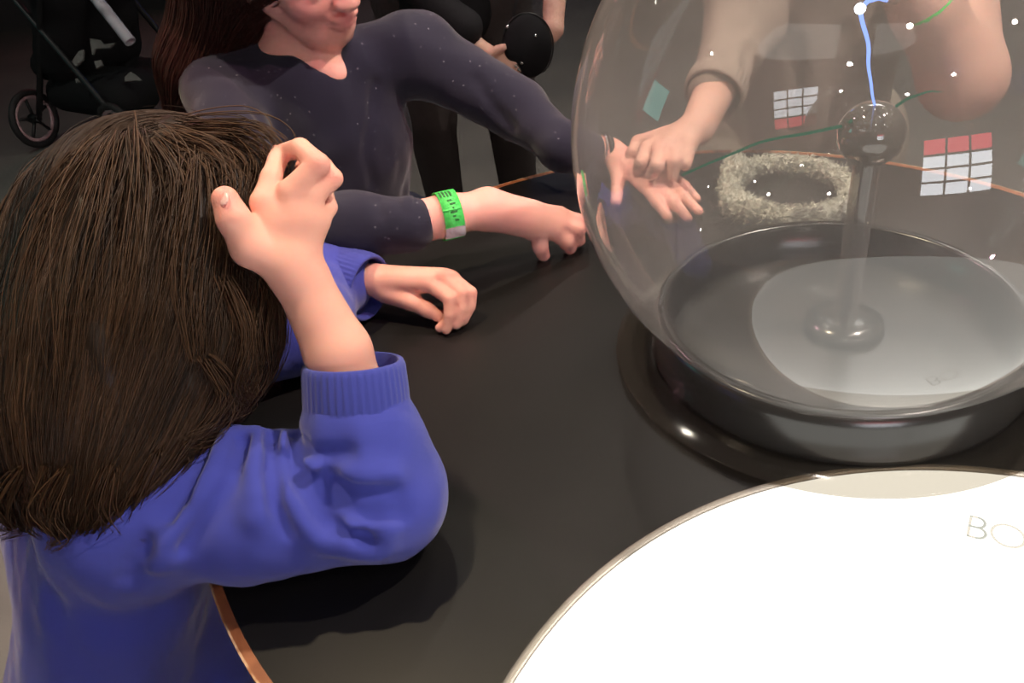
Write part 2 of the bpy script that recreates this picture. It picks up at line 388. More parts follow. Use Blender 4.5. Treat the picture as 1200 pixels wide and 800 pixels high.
# dots woven into the navy knit
def add_dots(mt, col, dot, scale, size):
    nt = mt.node_tree; b = nt.nodes['Principled BSDF']; tc = nt.nodes.new('ShaderNodeTexCoord')
    vo = nt.nodes.new('ShaderNodeTexVoronoi'); vo.inputs['Scale'].default_value = scale; vo.inputs['Randomness'].default_value = 0.8
    nt.links.new(tc.outputs['Object'], vo.inputs['Vector'])
    lt = nt.nodes.new('ShaderNodeMath'); lt.operation = 'LESS_THAN'; lt.inputs[1].default_value = size; nt.links.new(vo.outputs['Distance'], lt.inputs[0])
    mx = nt.nodes.new('ShaderNodeMix'); mx.data_type = 'RGBA'; mx.inputs[6].default_value = (*col, 1); mx.inputs[7].default_value = (*dot, 1)
    nt.links.new(lt.outputs[0], mx.inputs[0]); nt.links.new(mx.outputs[2], b.inputs['Base Color'])
add_dots(M['navy'], (0.021, 0.0215, 0.038), (0.095, 0.095, 0.125), 75, 0.11)

# ---------------------------------------------------------------- setting
X0, X1, Y0, Y1 = -4.6, 4.2, -3.4, 7.2
def struct(name, c, s, mt):
    return tag(box(name, c, s, mt), kind='structure')
tag(struct('floor', ((X0 + X1) / 2, (Y0 + Y1) / 2, -0.05), (X1 - X0, Y1 - Y0, 0.1), M['floor']), 'dark grey carpet floor of the exhibition room', 'floor')
tag(struct('ceiling', ((X0 + X1) / 2, (Y0 + Y1) / 2, CEIL + 0.05), (X1 - X0, Y1 - Y0, 0.1), M['ceiling']), 'black painted ceiling with small spotlights', 'ceiling')
tag(struct('wall_left', (X0 - 0.05, (Y0 + Y1) / 2, CEIL / 2), (0.1, Y1 - Y0, CEIL), M['wall']), 'dark grey wall left of the stroller', 'wall')
tag(struct('wall_right', (X1 + 0.05, (Y0 + Y1) / 2, CEIL / 2), (0.1, Y1 - Y0, CEIL), M['wall']), 'dark grey wall right of the globe', 'wall')
tag(struct('wall_back', ((X0 + X1) / 2, Y1 + 0.05, CEIL / 2), (X1 - X0, 0.1, CEIL), M['wall']), 'dark grey wall at the far end', 'wall')
tag(struct('wall_front', ((X0 + X1) / 2, Y0 - 0.05, CEIL / 2), (X1 - X0, 0.1, CEIL), M['wall']), 'dark grey wall behind the photographer', 'wall')

def window(name, cx, z0, z1, wd, label):
    e = empty(name, (cx, Y0 + 0.03, z0)); tag(e, label, 'window', kind='structure')
    nx, nz = 3, 3; zm = z1 - (z1 - z0) * 0.30
    box('red_panel', (cx, Y0 + 0.02, (z1 + zm) / 2), (wd, 0.02, z1 - zm - 0.04), M['redlit'], e)
    for i in range(nx):
        for k in range(nz):
            w_, h_ = wd / nx, (zm - z0) / nz
            box('pane', (cx - wd / 2 + (i + .5) * w_, Y0 + 0.02, z0 + (k + .5) * h_), (w_ - 0.05, 0.02, h_ - 0.05), M['pane'], e)
    for i in range(nx + 1): box('window_frame', (cx - wd / 2 + i * wd / nx, Y0 + 0.03, (z0 + z1) / 2), (0.05, 0.04, z1 - z0), M['plastic'], e)
    for k in range(nz + 1): box('window_frame', (cx, Y0 + 0.03, z0 + k * (zm - z0) / nz), (wd, 0.04, 0.05), M['plastic'], e)
    return e
window('window_1', 0.65, 1.0, 2.3, 1.5, 'bright window with a red lit band behind the photographer')

# lit exhibit screens high on the far walls, out of the frame, seen as coloured streaks in the globe
def screen(c, wd, h_, col, s, label, axis):
    e = empty('exhibit_screen', c); tag(e, label, 'screen')
    sz = (wd, 0.05, h_) if axis == 'y' else (0.05, wd, h_)
    off = np.array((0, -0.03, 0)) if axis == 'y' else np.array(((0.03 if c[0] < 0 else -0.03), 0, 0))
    box('housing', c, sz, M['plastic'], e, 0.01)
    box('screen_face', np.array(c) + off, tuple(v * 0.93 if v > 0.06 else 0.01 for v in sz), emitter('screen_glow', col, s), e)
screen((-1.6, Y1 - 0.04, 2.1), 1.1, 0.8, (1.0, 0.25, 0.32), 3.0, 'pink lit exhibit screen high on the far wall', 'y')
screen((0.2, Y1 - 0.04, 2.2), 0.5, 0.8, (0.15, 0.35, 1.0), 3.0, 'blue lit exhibit screen high on the far wall', 'y')
screen((X0 + 0.04, 2.0, 2.0), 0.9, 0.9, (0.2, 0.9, 0.8), 2.2, 'teal lit exhibit screen high on the left wall', 'x')

# ceiling spotlights, each with its own lamp
def spotlight(i, x, y, tx, ty, tz, power, col, cone=75):
    e = empty('ceiling_spotlight', (x, y, CEIL - 0.02))
    tag(e, 'small black ceiling spotlight above the exhibit room', 'spotlight', 'ceiling spotlights')
    d = Vector((tx - x, ty - y, tz - CEIL + 0.16)).normalized(); R = d.to_track_quat('-Z', 'Y').to_matrix()
    c = np.array((x, y, CEIL - 0.16))
    tube('stem', [(x, y, CEIL - 0.001), (x, y, CEIL - 0.16)], 0.008, M['plastic'], e)
    dv = np.array(d)
    tube('housing', [c - dv * 0.09, c - dv * 0.085, c + dv * 0.055], [0.03, 0.042, 0.042], M['plastic'], e, 16)
    bm = bmesh.new(); bmesh.ops.create_circle(bm, cap_ends=True, segments=16, radius=0.034)
    bmesh.ops.rotate(bm, matrix=R, verts=bm.verts[:]); bmesh.ops.translate(bm, vec=[float(v) for v in c + dv * 0.058], verts=bm.verts[:])
    from_bm('lens', bm, M['lampface'], e)
    ld = bpy.data.lights.new('spot_lamp', 'SPOT'); ld.energy = power; ld.color = col; ld.spot_size = math.radians(cone); ld.spot_blend = 0.8; ld.shadow_soft_size = 0.035
    lo = bpy.data.objects.new('spot_lamp', ld); COL.objects.link(lo); lo.parent = e
    lo.matrix_parent_inverse = Matrix.Translation(-e.location); lo.location = [float(v) for v in c + dv * 0.07]; lo.rotation_euler = d.to_track_quat('-Z', 'Y').to_euler()
for i, L in enumerate(LAMPS): spotlight(i, *L)

lbx = empty('added_light_box', (1.35, 2.55, CEIL)); tag(lbx, 'added flat white glow box, unseen, for grey sheen on the table', 'ceiling light')  # unseen box added so its sheen greys the table like lens glare
box('housing', (1.35, 2.55, CEIL - 0.04), (1.24, 0.84, 0.08), M['plastic'], lbx, 0.01)
box('diffuser', (1.35, 2.55, CEIL - 0.083), (1.16, 0.76, 0.008), emitter('added_sheen_glow', (1.0, 0.97, 0.90), 8), lbx)

# ---------------------------------------------------------------- table
TC, TR = np.array([0.22, 0.71]), 0.56
PC, PR = np.array([0.27, 0.13]), 0.38
def outline(grow=0.0, n=220):
    o = np.array([0.24, 0.42]); out = []
    for i in range(n):
        a = 2 * PI * i / n; d = np.array([math.cos(a), math.sin(a)]); best = 0
        for c, r in ((TC, TR + grow), (PC, PR + 0.05 + grow)):
            b = d @ (o - c); q = (o - c) @ (o - c) - r * r
            best = max(best, -b + math.sqrt(b * b - q) if b * b > q else 0)
        out.append(o + d * best)
    return np.array(out)
def ring_solid(name, A, B, z0, z1, mt, parent):
    """solid between outline A (inner, or None for a filled slab) and outline B"""
    n = len(B); bm = bmesh.new()
    top = [bm.verts.new((*p, z1)) for p in B]; bot = [bm.verts.new((*p, z0)) for p in B]
    for i in range(n): bm.faces.new((bot[i], bot[(i + 1) % n], top[(i + 1) % n], top[i]))
    if A is None:
        bm.faces.new(top); bm.faces.new(bot[::-1])
    else:
        ti = [bm.verts.new((*p, z1)) for p in A]; bi = [bm.verts.new((*p, z0)) for p in A]
        for i in range(n):
            j = (i + 1) % n
            bm.faces.new((top[i], top[j], ti[j], ti[i])); bm.faces.new((bi[i], bi[j], bot[j], bot[i])); bm.faces.new((ti[i], ti[j], bi[j], bi[i]))
    return from_bm(name, bm, mt, parent, smooth=False)
tb = empty('exhibit_table', (TC[0], TC[1], 0)); tag(tb, 'round black laminate table with worn orange wooden edge', 'table')
ring_solid('tabletop', None, outline(-0.009), TZ - 0.035, TZ, M['table'], tb)
eb = ring_solid('edge_band', outline(-0.009), outline(0.0), TZ - 0.035, TZ, M['wood'], tb)
tag(eb, 'orange brown wooden edge band')
chips = ring_solid('worn_edge', outline(-0.0012), outline(0.0006), TZ - 0.008, TZ + 0.0004, M['chip'], tb)
ring_solid('pedestal', None, outline(-0.20), 0.0, TZ - 0.035, M['drum'], tb)

# ---------------------------------------------------------------- lit information panel
pn = empty('light_panel', (PC[0], PC[1], TZ)); tag(pn, 'glowing white round information panel set in the black table', 'light panel')
def disc_prof(r, z0, z1): return [(0, z0), (r, z0), (r, z1), (0, z1)]
lathe('lit_face', disc_prof(PR - 0.007, 0.0003, 0.003), M['panel'], pn, (PC[0], PC[1], TZ), 128, smooth=False)
lathe('panel_rim', [(PR - 0.007, 0.0003), (PR + 0.001, 0.0003), (PR + 0.001, 0.003), (PR - 0.001, 0.0045), (PR - 0.0055, 0.0045), (PR - 0.007, 0.003)], M['rim'], pn, (PC[0], PC[1], TZ), 128)
def letter(ch, bl, br, tl, name):
    cu = bpy.data.curves.new(name, 'FONT'); cu.body = ch; cu.size = 1.0; cu.extrude = 0.0; cu.resolution_u = 8
    o = bpy.data.objects.new(name, cu); COL.objects.link(o); dg = bpy.context.evaluated_depsgraph_get(); dg.update()
    me = bpy.data.meshes.new_from_object(o.evaluated_get(dg)); COL.objects.unlink(o); bpy.data.objects.remove(o)
    n = len(me.vertices); co = np.zeros(n * 3); me.vertices.foreach_get('co', co); co = co.reshape(-1, 3)
    lo, hi = co.min(0), co.max(0); uv = (co[:, :2] - lo[:2]) / (hi[:2] - lo[:2])
    P = bl + uv[:, :1] * (br - bl) + uv[:, 1:] * (tl - bl); P[:, 2] = TZ + 0.0036
    me.vertices.foreach_set('co', P.ravel()); me.update(); me.materials.clear()
    return link(name, me, M['letter'], pn)
def ringletter(bl, br, tl, t=0.085):
    n = 40; bm = bmesh.new(); c = (br + tl) / 2; ux, uy = (br - bl) / 2, (tl - bl) / 2
    A, B = [], []
    for i in range(n):
        a = 2 * PI * i / n
        for k, L in ((1.0, A), (1 - 2 * t, B)):
            p = c + k * math.cos(a) * ux + k * math.sin(a) * uy; L.append(bm.verts.new((p[0], p[1], TZ + 0.0036)))
    for i in range(n): bm.faces.new((A[i], A[(i + 1) % n], B[(i + 1) % n], B[i]))
    return from_bm('letter_o', bm, M['letter'], pn, False)
def strokes_letter_b():
    bl, br, tl = Zp(1133, 631, TZ), Zp(1153, 636, TZ), Zp(1137, 608, TZ)
    ux, uy = br - bl, tl - bl
    lines = [[(0, 0), (0, 1)]]
    arc = lambda cx, cy, rx, ry: [(0, cy + ry)] + [(cx + rx * math.sin(a), cy + ry * math.cos(a)) for a in np.linspace(0, PI, 14)] + [(0, cy - ry)]
    lines.append(arc(0.45, 0.755, 0.42, 0.245)); lines.append(arc(0.5, 0.255, 0.5, 0.255))
    bm = bmesh.new(); wv = 0.0011
    for ln in lines:
        P = [bl + u * ux + v * uy for u, v in ln]
        for a, b in zip(P[:-1], P[1:]):
            d = (b - a) / (np.linalg.norm(b - a) + 1e-9); nrm = np.array([-d[1], d[0], 0]) * wv; e_ = d * wv * 0.6
            vs_ = [bm.verts.new((q[0], q[1], TZ + 0.0036)) for q in (a - e_ + nrm, b + e_ + nrm, b + e_ - nrm, a - e_ - nrm)]
            bm.faces.new(vs_)
    return from_bm('letter_b', bm, M['letter'], pn, False)
strokes_letter_b()
ringletter(Zp(1157, 638, TZ), Zp(1200, 651, TZ), Zp(1161, 612, TZ))
def mark(pts):
    bm = bmesh.new(); bm.faces.new([bm.verts.new((*Zp(x, y, TZ)[:2], TZ + 0.0036)) for x, y in pts]); return from_bm('printed_mark', bm, M['mark'], pn, False)
mark([(1028, 714), (1038, 717), (1036, 723)]); mark([(947, 760), (954, 765), (947, 768)]); mark([(953, 793), (961, 795), (957, 801)])
mark([(1026, 778), (1034, 776), (1037, 784), (1030, 788)]); mark([(1040, 750), (1043, 748), (1043, 762), (1040, 760)]); mark([(1120, 760), (1126, 760), (1124, 765)])

# ---------------------------------------------------------------- plasma globe
GC = D(1007, 153, .742); GR = 0.2635; EC = D(1021, 157, .757)
pg = empty('plasma_globe', (GC[0], GC[1], TZ)); tag(pg, 'large clear glass plasma globe on a black collar', 'plasma globe')
zc = GC[2] - TZ - math.sqrt(GR ** 2 - .180 ** 2)
a0 = math.acos((TZ + zc - GC[2]) / GR)
prof = [(GR * math.sin(a), GC[2] - TZ + GR * math.cos(a)) for a in np.linspace(0, a0, 72)]; prof[0] = (0, prof[0][1])
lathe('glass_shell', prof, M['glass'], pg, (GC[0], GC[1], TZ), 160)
rj = GR * math.sin(a0)
lathe('collar', [(rj - 0.012, 0.012), (rj - 0.008, zc + 0.004), (rj - 0.001, zc + 0.007), (rj + 0.005, zc + 0.002), (rj + 0.008, zc - 0.008), (rj + 0.010, 0.022), (rj + 0.011, 0.014), (rj + 0.011, 0.0072), (rj - 0.012, 0.0072)], M['collar'], pg, (GC[0], GC[1], TZ), 160)
lathe('collar_floor', [(0, 0.008), (rj - 0.012, 0.008), (rj - 0.012, 0.014), (0, 0.014)], M['collar'], pg, (GC[0], GC[1], TZ), 96, smooth=False)
lathe('clear_flange', [(0.15, 0.0052), (0.228, 0.0052), (0.230, 0.0062), (0.228, 0.0072), (0.15, 0.0072)], M['acrylic'], pg, (GC[0], GC[1], TZ), 160)
eh = EC[2] - TZ
lathe('stem_socket', [(0, 0.014), (0.042, 0.014), (0.040, 0.024), (0.020, 0.030), (0, 0.030)], M['collar'], pg, (EC[0], EC[1], TZ), 64)
lathe('stem', [(0.0125, 0.028), (0.0125, eh - 0.028)], M['stemglass'], pg, (EC[0], EC[1], TZ), 40)
lathe('stem_core', [(0, 0.028), (0.0045, 0.028), (0.0045, eh - 0.02), (0, eh - 0.02)], M['plate'], pg, (EC[0], EC[1], TZ), 24)
bm = bmesh.new(); bmesh.ops.create_uvsphere(bm, u_segments=48, v_segments=32, radius=0.0305); bmesh.ops.translate(bm, vec=[float(v) for v in EC], verts=bm.verts[:])
from_bm('electrode', bm, M['electrode'], pg)
def on_glass(x, y, back=False, inset=0.003):
    d = ray(x, y); d = d / np.linalg.norm(d); oc = CAM - GC; b = oc @ d; q = oc @ oc - (GR - inset) ** 2
    s = math.sqrt(max(b * b - q, 0)); return CAM + d * (-b + (s if back else -s))
def filament(a, b, r, mt, sag=0.0, wob=0.004, seed=1):
    g = np.random.default_rng(seed); n = 26; t = np.linspace(0, 1, n)[:, None]
    P = a + (b - a) * t; P[:, 2] += (np.sin(t[:, 0] * PI)) * sag
    for k in range(2, 5): P += (np.sin(t * PI * k + g.uniform(0, 6)) * g.normal(size=3) * wob / k) * np.sin(t * PI)
    V, Q = tube_arrays([P], [np.linspace(r[0], r[1], n)], 6)
    return arrays('plasma_filament', V, Q, mt, pg)
toph = on_glass(1008, 10)
filament(EC + np.array([-0.003, -0.004, 0.030]), toph, (0.0012, 0.0016), M['plasma_blue'], 0.0, 0.0012, 3)
filament(toph, on_glass(1040, 0), (0.0017, 0.0014), M['plasma_blue'], 0.003, 0.001, 4)
bm = bmesh.new(); bmesh.ops.create_uvsphere(bm, u_segments=16, v_segments=12, radius=0.0034); bmesh.ops.translate(bm, vec=[float(v) for v in toph], verts=bm.verts[:])
from_bm('plasma_contact', bm, M['plasma_hot'], pg)
filament(EC + np.array([-0.03, 0.0, 0.012]), on_glass(800, 205, True), (0.0016, 0.0012), M['plasma_green'], 0.008, 0.0025, 5)
filament(EC + np.array([-0.026, -0.01, 0.02]), on_glass(958, 140, True) * 0.4 + EC * 0.6, (0.0016, 0.0007), M['plasma_green'], 0.0, 0.0015, 6)
filament(EC + np.array([0.02, 0.0, 0.024]), on_glass(1105, 108, True), (0.0015, 0.0006), M['plasma_green'], 0.006, 0.002, 7)

# ---------------------------------------------------------------- people
def frame(fwd, up):
    f = np.array(fwd, float); f /= np.linalg.norm(f); u = np.array(up, float); r = np.cross(f, u); r /= np.linalg.norm(r); u = np.cross(r, f)
    return np.stack([r, f, u])          # rows: right, forward, up
def head_prims(c, R, h, neck_to):
    c = np.array(c, float); L = lambda x, y, z: c + (np.array([x, y, z]) * h) @ R
    s = []
    s.append(el(L(0, -.06, .12), np.array([.37, .46, .39]) * h, R, .02))
    s.append(rc(L(0, .10, -.02), L(0, .19, -.30), .30 * h, .19 * h, .03))
    s.append(rc(L(0, .20, -.33), L(0, .25, -.41), .15 * h, .10 * h, .02))
    for sx in (-1, 1):
        s.append(rc(L(.22 * sx, .0, -.18), L(.10 * sx, .22, -.38), .11 * h, .09 * h, .02))
        s.append(el(L(.17 * sx, .27, -.12), np.array([.13, .12, .13]) * h, R, .02))
        s.append(el(L(.385 * sx, -.03, -.03), np.array([.035, .09, .14]) * h, R, .006))
        s.append(cut(L(.155 * sx, .43, .02), np.array([.10, .06, .06]) * h, R, .012))
        s.append(el(L(.155 * sx, .37, .015), np.array([.075, .065, .06]) * h, R, .004))
        s.append(el(L(.15 * sx, .385, .10), np.array([.12, .04, .03]) * h, R, .012))
        s.append(el(L(.055 * sx, .445, -.135), np.array([.04, .045, .035]) * h, R, .006))
    s.append(rc(L(0, .40, .05), L(0, .475, -.12), .035 * h, .055 * h, .012))
    s.append(el(L(0, .405, -.235), np.array([.115, .05, .028]) * h, R, .006))
    s.append(el(L(0, .395, -.285), np.array([.10, .05, .032]) * h, R, .006))
    s.append(rc(L(0, -.10, -.22), neck_to, .205 * h, .22 * h, .02))
    return s, L
def redness(V, spots):
    out = np.zeros(len(V))
    for c, r, a in spots: out = np.maximum(out, a * np.exp(-((V - np.array(c)) ** 2).sum(1) / (r * r)))
    return out
def eyes(L, R, h, parent):
    for sx in (-1, 1):
        for nm, off, rad, mt in (('eye', .375, .062, 'eye'), ('iris', .412, .030, 'iris')):
            bm = bmesh.new(); bmesh.ops.create_uvsphere(bm, u_segments=12, v_segments=8, radius=rad * h)
            bmesh.ops.translate(bm, vec=[float(v) for v in L(.155 * sx, off, .015)], verts=bm.verts[:]); from_bm(nm, bm, M[mt], parent)
def strands(vol, n, length, field, radius, seed, lift=(0.0, 0.004), steps=16, curl=0.0, region=None, verts=None, tip=None):
    """hair strands that run over the surface of the hair volume"""
    g = np.random.default_rng(seed)
    S = verts if region is None else verts[region(verts)]
    P = S[g.integers(0, len(S), n)].copy()
    L = length * g.uniform(0.55, 1.2, n); lf = g.uniform(*lift, n)
    def grad(Q):
        e = 0.004; d0 = sdf_at(vol, Q)
        return d0, np.stack([(sdf_at(vol, Q + np.eye(3)[i] * e) - d0) / e for i in range(3)], -1)
    if tip is not None: L = np.clip(np.minimum(L, (tip[0] - P) @ tip[1] + g.uniform(-.01, .055, n)), .02, None)
    jit = g.normal(size=(n, 3)) * 0.07
    path = [P.copy()]
    for s in range(steps - 1):
        d0, N = grad(P); N /= np.linalg.norm(N, axis=1)[:, None] + 1e-9
        Fd = field(P) + jit + curl * np.stack([np.sin(s * 0.9 + lf * 2000), np.cos(s * 0.7 + lf * 3000), np.zeros(n)], -1) * (s / steps)
        Fd = Fd - (Fd * N).sum(1)[:, None] * N * np.where(np.abs(d0) < 0.03, 0.9, 0.0)[:, None]
        Fd /= np.linalg.norm(Fd, axis=1)[:, None] + 1e-9
        P = P + Fd * (L / steps)[:, None]
        d1 = sdf_at(vol, P)
        P = P - N * np.clip(d1 - lf, -0.01, 0.004)[:, None] * np.where(d1 < 0.03, 1.0, 0.0)[:, None]
        path.append(P.copy())
    A = np.stack(path, 1)
    tp = np.concatenate([[0.25], np.linspace(0.9, 1, 4), np.linspace(1, 0.15, steps - 5)])
    rad = radius * g.uniform(0.6, 1.3, n)
    V, Q = tube_arrays(list(A), [tp * r_ for r_ in rad], 3)
    lockn = waves(77, 60, .5, 6)(A[:, 0])                      # neighbouring strands share a shade
    tint = np.repeat(np.clip(.34 + .45 * lockn + .30 * (g.random(n) - .35), 0, 1), steps * 3)
    return V, Q, tint
def hair_object(name, vol, h, groups, mt, parent, base_tint=0.12, disp=None, locks=()):
    """groups: list of dicts for strands()"""
    V0, Q0 = surf(vol, h, disp)
    parts = [(V0, Q0)]; tint = [np.full(len(V0), base_tint)]
    for gdict in groups:
        V, Q, t = strands(vol, verts=V0, **gdict); parts.append((V, Q)); tint.append(t)
    g = np.random.default_rng(5)
    for ln, ns, spread in locks:      # loose locks lying on the hair
        P = []; last = None
        for q in ln:
            h_ = trace(vol, q[0], q[1], .4, 1.6)
            if h_ is not None: last = float((h_ - CAM) @ FW)
            P.append(D(q[0], q[1], (last or .66) - .004))
        P = np.array(P); n = 22; t = np.linspace(0, len(P) - 1, n); i = np.clip(t.astype(int), 0, len(P) - 2); f = (t - i)[:, None]
        a_, b_, c_, d_ = P[np.maximum(i - 1, 0)], P[i], P[i + 1], P[np.minimum(i + 2, len(P) - 1)]
        C_ = .5 * (2 * b_ + (c_ - a_) * f + (2 * a_ - 5 * b_ + 4 * c_ - d_) * f ** 2 + (3 * b_ - a_ - 3 * c_ + d_) * f ** 3)
        env = np.sin(np.linspace(.25, PI * .97, n))[:, None]
        pts = [C_ + g.normal(size=3) * spread * (.35 + .65 * env) + np.sin(np.linspace(0, 5, n) + g.uniform(0, 6))[:, None] * g.normal(size=3) * spread * .25 for _ in range(ns)]
        V, Q = tube_arrays(pts, [np.linspace(1, .25, n) * .0006] * ns, 3)
        parts.append((V, Q)); tint.append(np.repeat(g.uniform(.25, 1.0, ns), n * 3))
    V, Q = cat(*parts)
    return arrays(name, V, Q, mt, parent, {'tint': np.concatenate(tint)})

# ---- the child in blue -------------------------------------------------------
ch = empty('person', (-0.45, 0.60, 0)); tag(ch, 'long-haired child in blue sweatshirt leaning an elbow on the table, hand on head', 'person')
hc = D(213, 297, 0.735); HR = frame((0.93, 0.20, -0.38), (0.30, -0.05, 0.95)); HH = 0.195
hp, HL = head_prims(hc, HR, HH, (-0.375, 0.62, 0.845))
sh_r, sh_l = D(150, 600, 0.675), np.array([-0.36, 0.735, 0.80])
elb = D(445, 578, 0.688)
el_l = np.array([-0.235, 0.80, 0.775])
# skin: near arm and hand
W = D
fine_r = chain([W(440, 560, .685), W(418, 480, .672), W(396, 412, .662), W(352, 325, .647), W(345, 305, .643)], [.030, .0285, .0265, .0215, .0205], .008)
wr = W(345, 303, .643)
mc = [W(310, 238, .630), W(341, 226, .629), W(364, 231, .633), W(374, 257, .641)]
for q, r_ in zip(mc, (.0112, .0112, .0102, .0090)): fine_r.append(rc(wr, q, .0165, r_, .007))
fine_r += [rc(W(325, 262, .634), W(362, 258, .638), .0135, .012, .010)]
fine_r += [rc(W(338, 312, .640), W(293, 290, .624), .017, .0145, .012)]
fine_r += chain([W(293, 290, .624), W(274, 257, .613), W(264, 234, .611)], [.0145, .0120, .0105], .006)
fine_r += chain([mc[0], W(318, 208, .636), W(325, 188, .652), W(327, 178, .668)], [.0108, .0084, .0076, .0070], .003)
fine_r += chain([mc[1], W(373, 193, .626), W(352, 174, .640), W(333, 178, .660)], [.0108, .0092, .0083, .0072], .002)
fine_r += chain([mc[2], W(390, 209, .640), W(380, 195, .662), W(355, 195, .678)], [.0098, .0080, .0072, .0068], .002)
fine_r += chain([mc[3], W(385, 243, .654), W(381, 224, .672), W(364, 214, .684)], [.0088, .0072, .0066, .0062], .002)
fine_r += [groove(W(281, 266, .602), W(271, 262, .601), .0012, .003)]
# far arm and hand, resting on the table
fine_l = chain([el_l, Zp(385, 322, .775), Zp(437, 328, .768)], [.029, .024, .0190], .008)
wl = Zp(440, 328, .768)
ml = [Zp(503, 332, .770), Zp(518, 325, .774), Zp(529, 326, .770), Zp(535, 333, .760)]
for q, r_ in zip(ml, (.0112, .0114, .0104, .009)): fine_l.append(rc(wl, q, .0165, r_, .008))
fine_l += chain([Zp(452, 340, .757), Zp(480, 352, .749), Zp(501, 363, .741), Zp(515, 371, .734)], [.0165, .0118, .0092, .0078], .005)
fine_l += chain([ml[0], Zp(527, 350, .762), Zp(527, 368, .746), Zp(523, 386, .728)], [.0100, .0082, .0074, .0064], .002)
fine_l += chain([ml[1], Zp(541, 344, .761), Zp(541, 362, .745), Zp(535, 380, .729)], [.0100, .0082, .0075, .0065], .002)
fine_l += chain([ml[2], Zp(552, 343, .756), Zp(551, 359, .742), Zp(543, 376, .729)], [.0092, .0078, .0070, .0062], .002)
fine_l += chain([ml[3], Zp(551, 353, .746), Zp(543, 371, .735), Zp(515, 384, .727)], [.0085, .0070, .0064, .0060], .002)
V1, Q1 = surf(fine_r, .0019, None, 2); V2, Q2 = surf(fine_l, .0021, None, 2)
core = hp + [rc((-.43, .59, .50), (-.415, .61, .72), .08, .08, .03), rc(sh_r, sh_l, .05, .05, .03), rc((-.42, .61, .72), (-.375, .62, .83), .08, .055, .03), rc(sh_r, elb, .042, .034, .02), rc(sh_l, el_l, .042, .034, .02)]
V3, Q3 = surf(core, .0042, None, 1)
V, Q = cat((V1, Q1), (V2, Q2), (V3, Q3))
spots = [(W(264, 234, .605), .012, .8), (mc[1], .014, .25), (W(371, 191, .622), .011, .5), (W(384, 207, .632), .010, .5), (W(352, 330, .63), .03, .05)]
spots += [(q, .010, .3) for q in ml] + [(Zp(515, 371, .734), .01, .45), (Zp(526, 351, .76), .01, .35), (HL(0, .42, -.26), .018, .9), (HL(.2, .36, -.14), .03, .35), (HL(-.2, .36, -.14), .03, .35)]
arrays('body', V, Q, M['skin'], ch, {'red': redness(V, spots)})
eyes(HL, HR, HH, ch)
# nails
def nail(c, nrm, along, r, parent, mt):
    n_ = np.array(nrm, float); n_ /= np.linalg.norm(n_); a_ = np.array(along, float); a_ -= (a_ @ n_) * n_; a_ /= np.linalg.norm(a_); b_ = np.cross(n_, a_)
    V, Q = surf([el(np.array(c), (r * 0.75, r, r * 0.22), np.stack([b_, a_, n_]), .001)], r / 7)
    arrays('fingernail', V, Q, mt, parent)
M['nail'] = mat('fingernail', (0.80, 0.52, 0.46), 0.25, 0.5)
nail(W(262.5, 233, .6015), -FW + 0.3 * UP - 0.5 * RT, UP - 0.35 * RT, .0062, ch, M['nail'])
# sweatshirt
wrk = waves(3, 55, .0011); wrk2 = waves(5, 150, .0003)
hood = [rc((-.43, .58, .48), (-.415, .60, .70), .100, .092, .05), rc((-.415, .60, .70), (-.385, .61, .80), .092, .08, .05),
        rc(sh_r, sh_l, .064, .064, .05), rc(D(138, 690, .735), D(112, 800, .80), .070, .080, .05),
        rc(sh_r, D(300, 592, .682), .062, .0595, .03), rc(D(300, 592, .682), elb, .0595, .0545, .02),
        rc(elb, D(428, 522, .676), .0545, .049, .015), rc(D(428, 522, .676), D(420, 500, .672), .0485, .0475, .01),
        rc(sh_l, el_l, .060, .052, .03), rc(el_l, Zp(378, 322, .772), .054, .048, .02), rc(Zp(378, 322, .772), Zp(398, 328, .770), .047, .044, .012),
        rc((-.40, .52, .865), (-.40, .70, .865), .034, .034, .03), rc((-.43, .55, .86), (-.45, .66, .83), .04, .04, .03)]
base_h = list(hood)
def along(ln, prims):
    out = []
    for a, b in zip(ln[:-1], ln[1:]):
        for t in np.linspace(0, 1, 5)[:-1]: out.append(trace(prims, a[0] + (b[0] - a[0]) * t, a[1] + (b[1] - a[1]) * t))
    out.append(trace(prims, *ln[-1])); return out
def runs(ln, prims):
    P = along(ln, prims)
    for a, b in zip(P[:-1], P[1:]):
        if a is not None and b is not None and np.linalg.norm(a - b) < 0.03: yield a, b
def poly(kind, lines, prims, off, r, k):
    out = []
    for ln in lines:
        sg = list(runs(ln, prims))
        if sg: out.append((kind, np.array([a for a, b in sg]) + FW * off, np.array([b for a, b in sg]) + FW * off, r, k))
    return out
def sculpt(lines, prims, r, k, out=0.5): return poly('lo', lines, prims, -r * out, r, k)
def ridge(lines, prims, r, k, deep): return poly('hi', lines, prims, deep, r, k)
hood += ridge([[(268, 512), (240, 560), (212, 610), (185, 655)], [(300, 515), (300, 560), (300, 600)], [(335, 520), (332, 560), (345, 600), (385, 632), (440, 640)], [(360, 540), (372, 578), (402, 606), (450, 612)], [(372, 545), (410, 556), (455, 560)]], base_h, .011, .014, .0035)
hood += sculpt([[(358, 524), (382, 534), (408, 531)], [(362, 552), (384, 584), (418, 600), (468, 602)], [(347, 506), (345, 534), (354, 572), (384, 612), (430, 628)],
                [(318, 512), (318, 550), (320, 590), (338, 622)], [(285, 520), (270, 565), (243, 608), (215, 640)], [(248, 520), (224, 565), (200, 605)],
                [(385, 560), (420, 572), (462, 576)], [(150, 680), (155, 660), (172, 640)]], base_h, .0050, .012, .35)
V, Q = surf(hood, .0036, lambda P: wrk(P) + wrk2(P), 1)
arrays('sweatshirt', V, Q, M['hoodie'], ch)
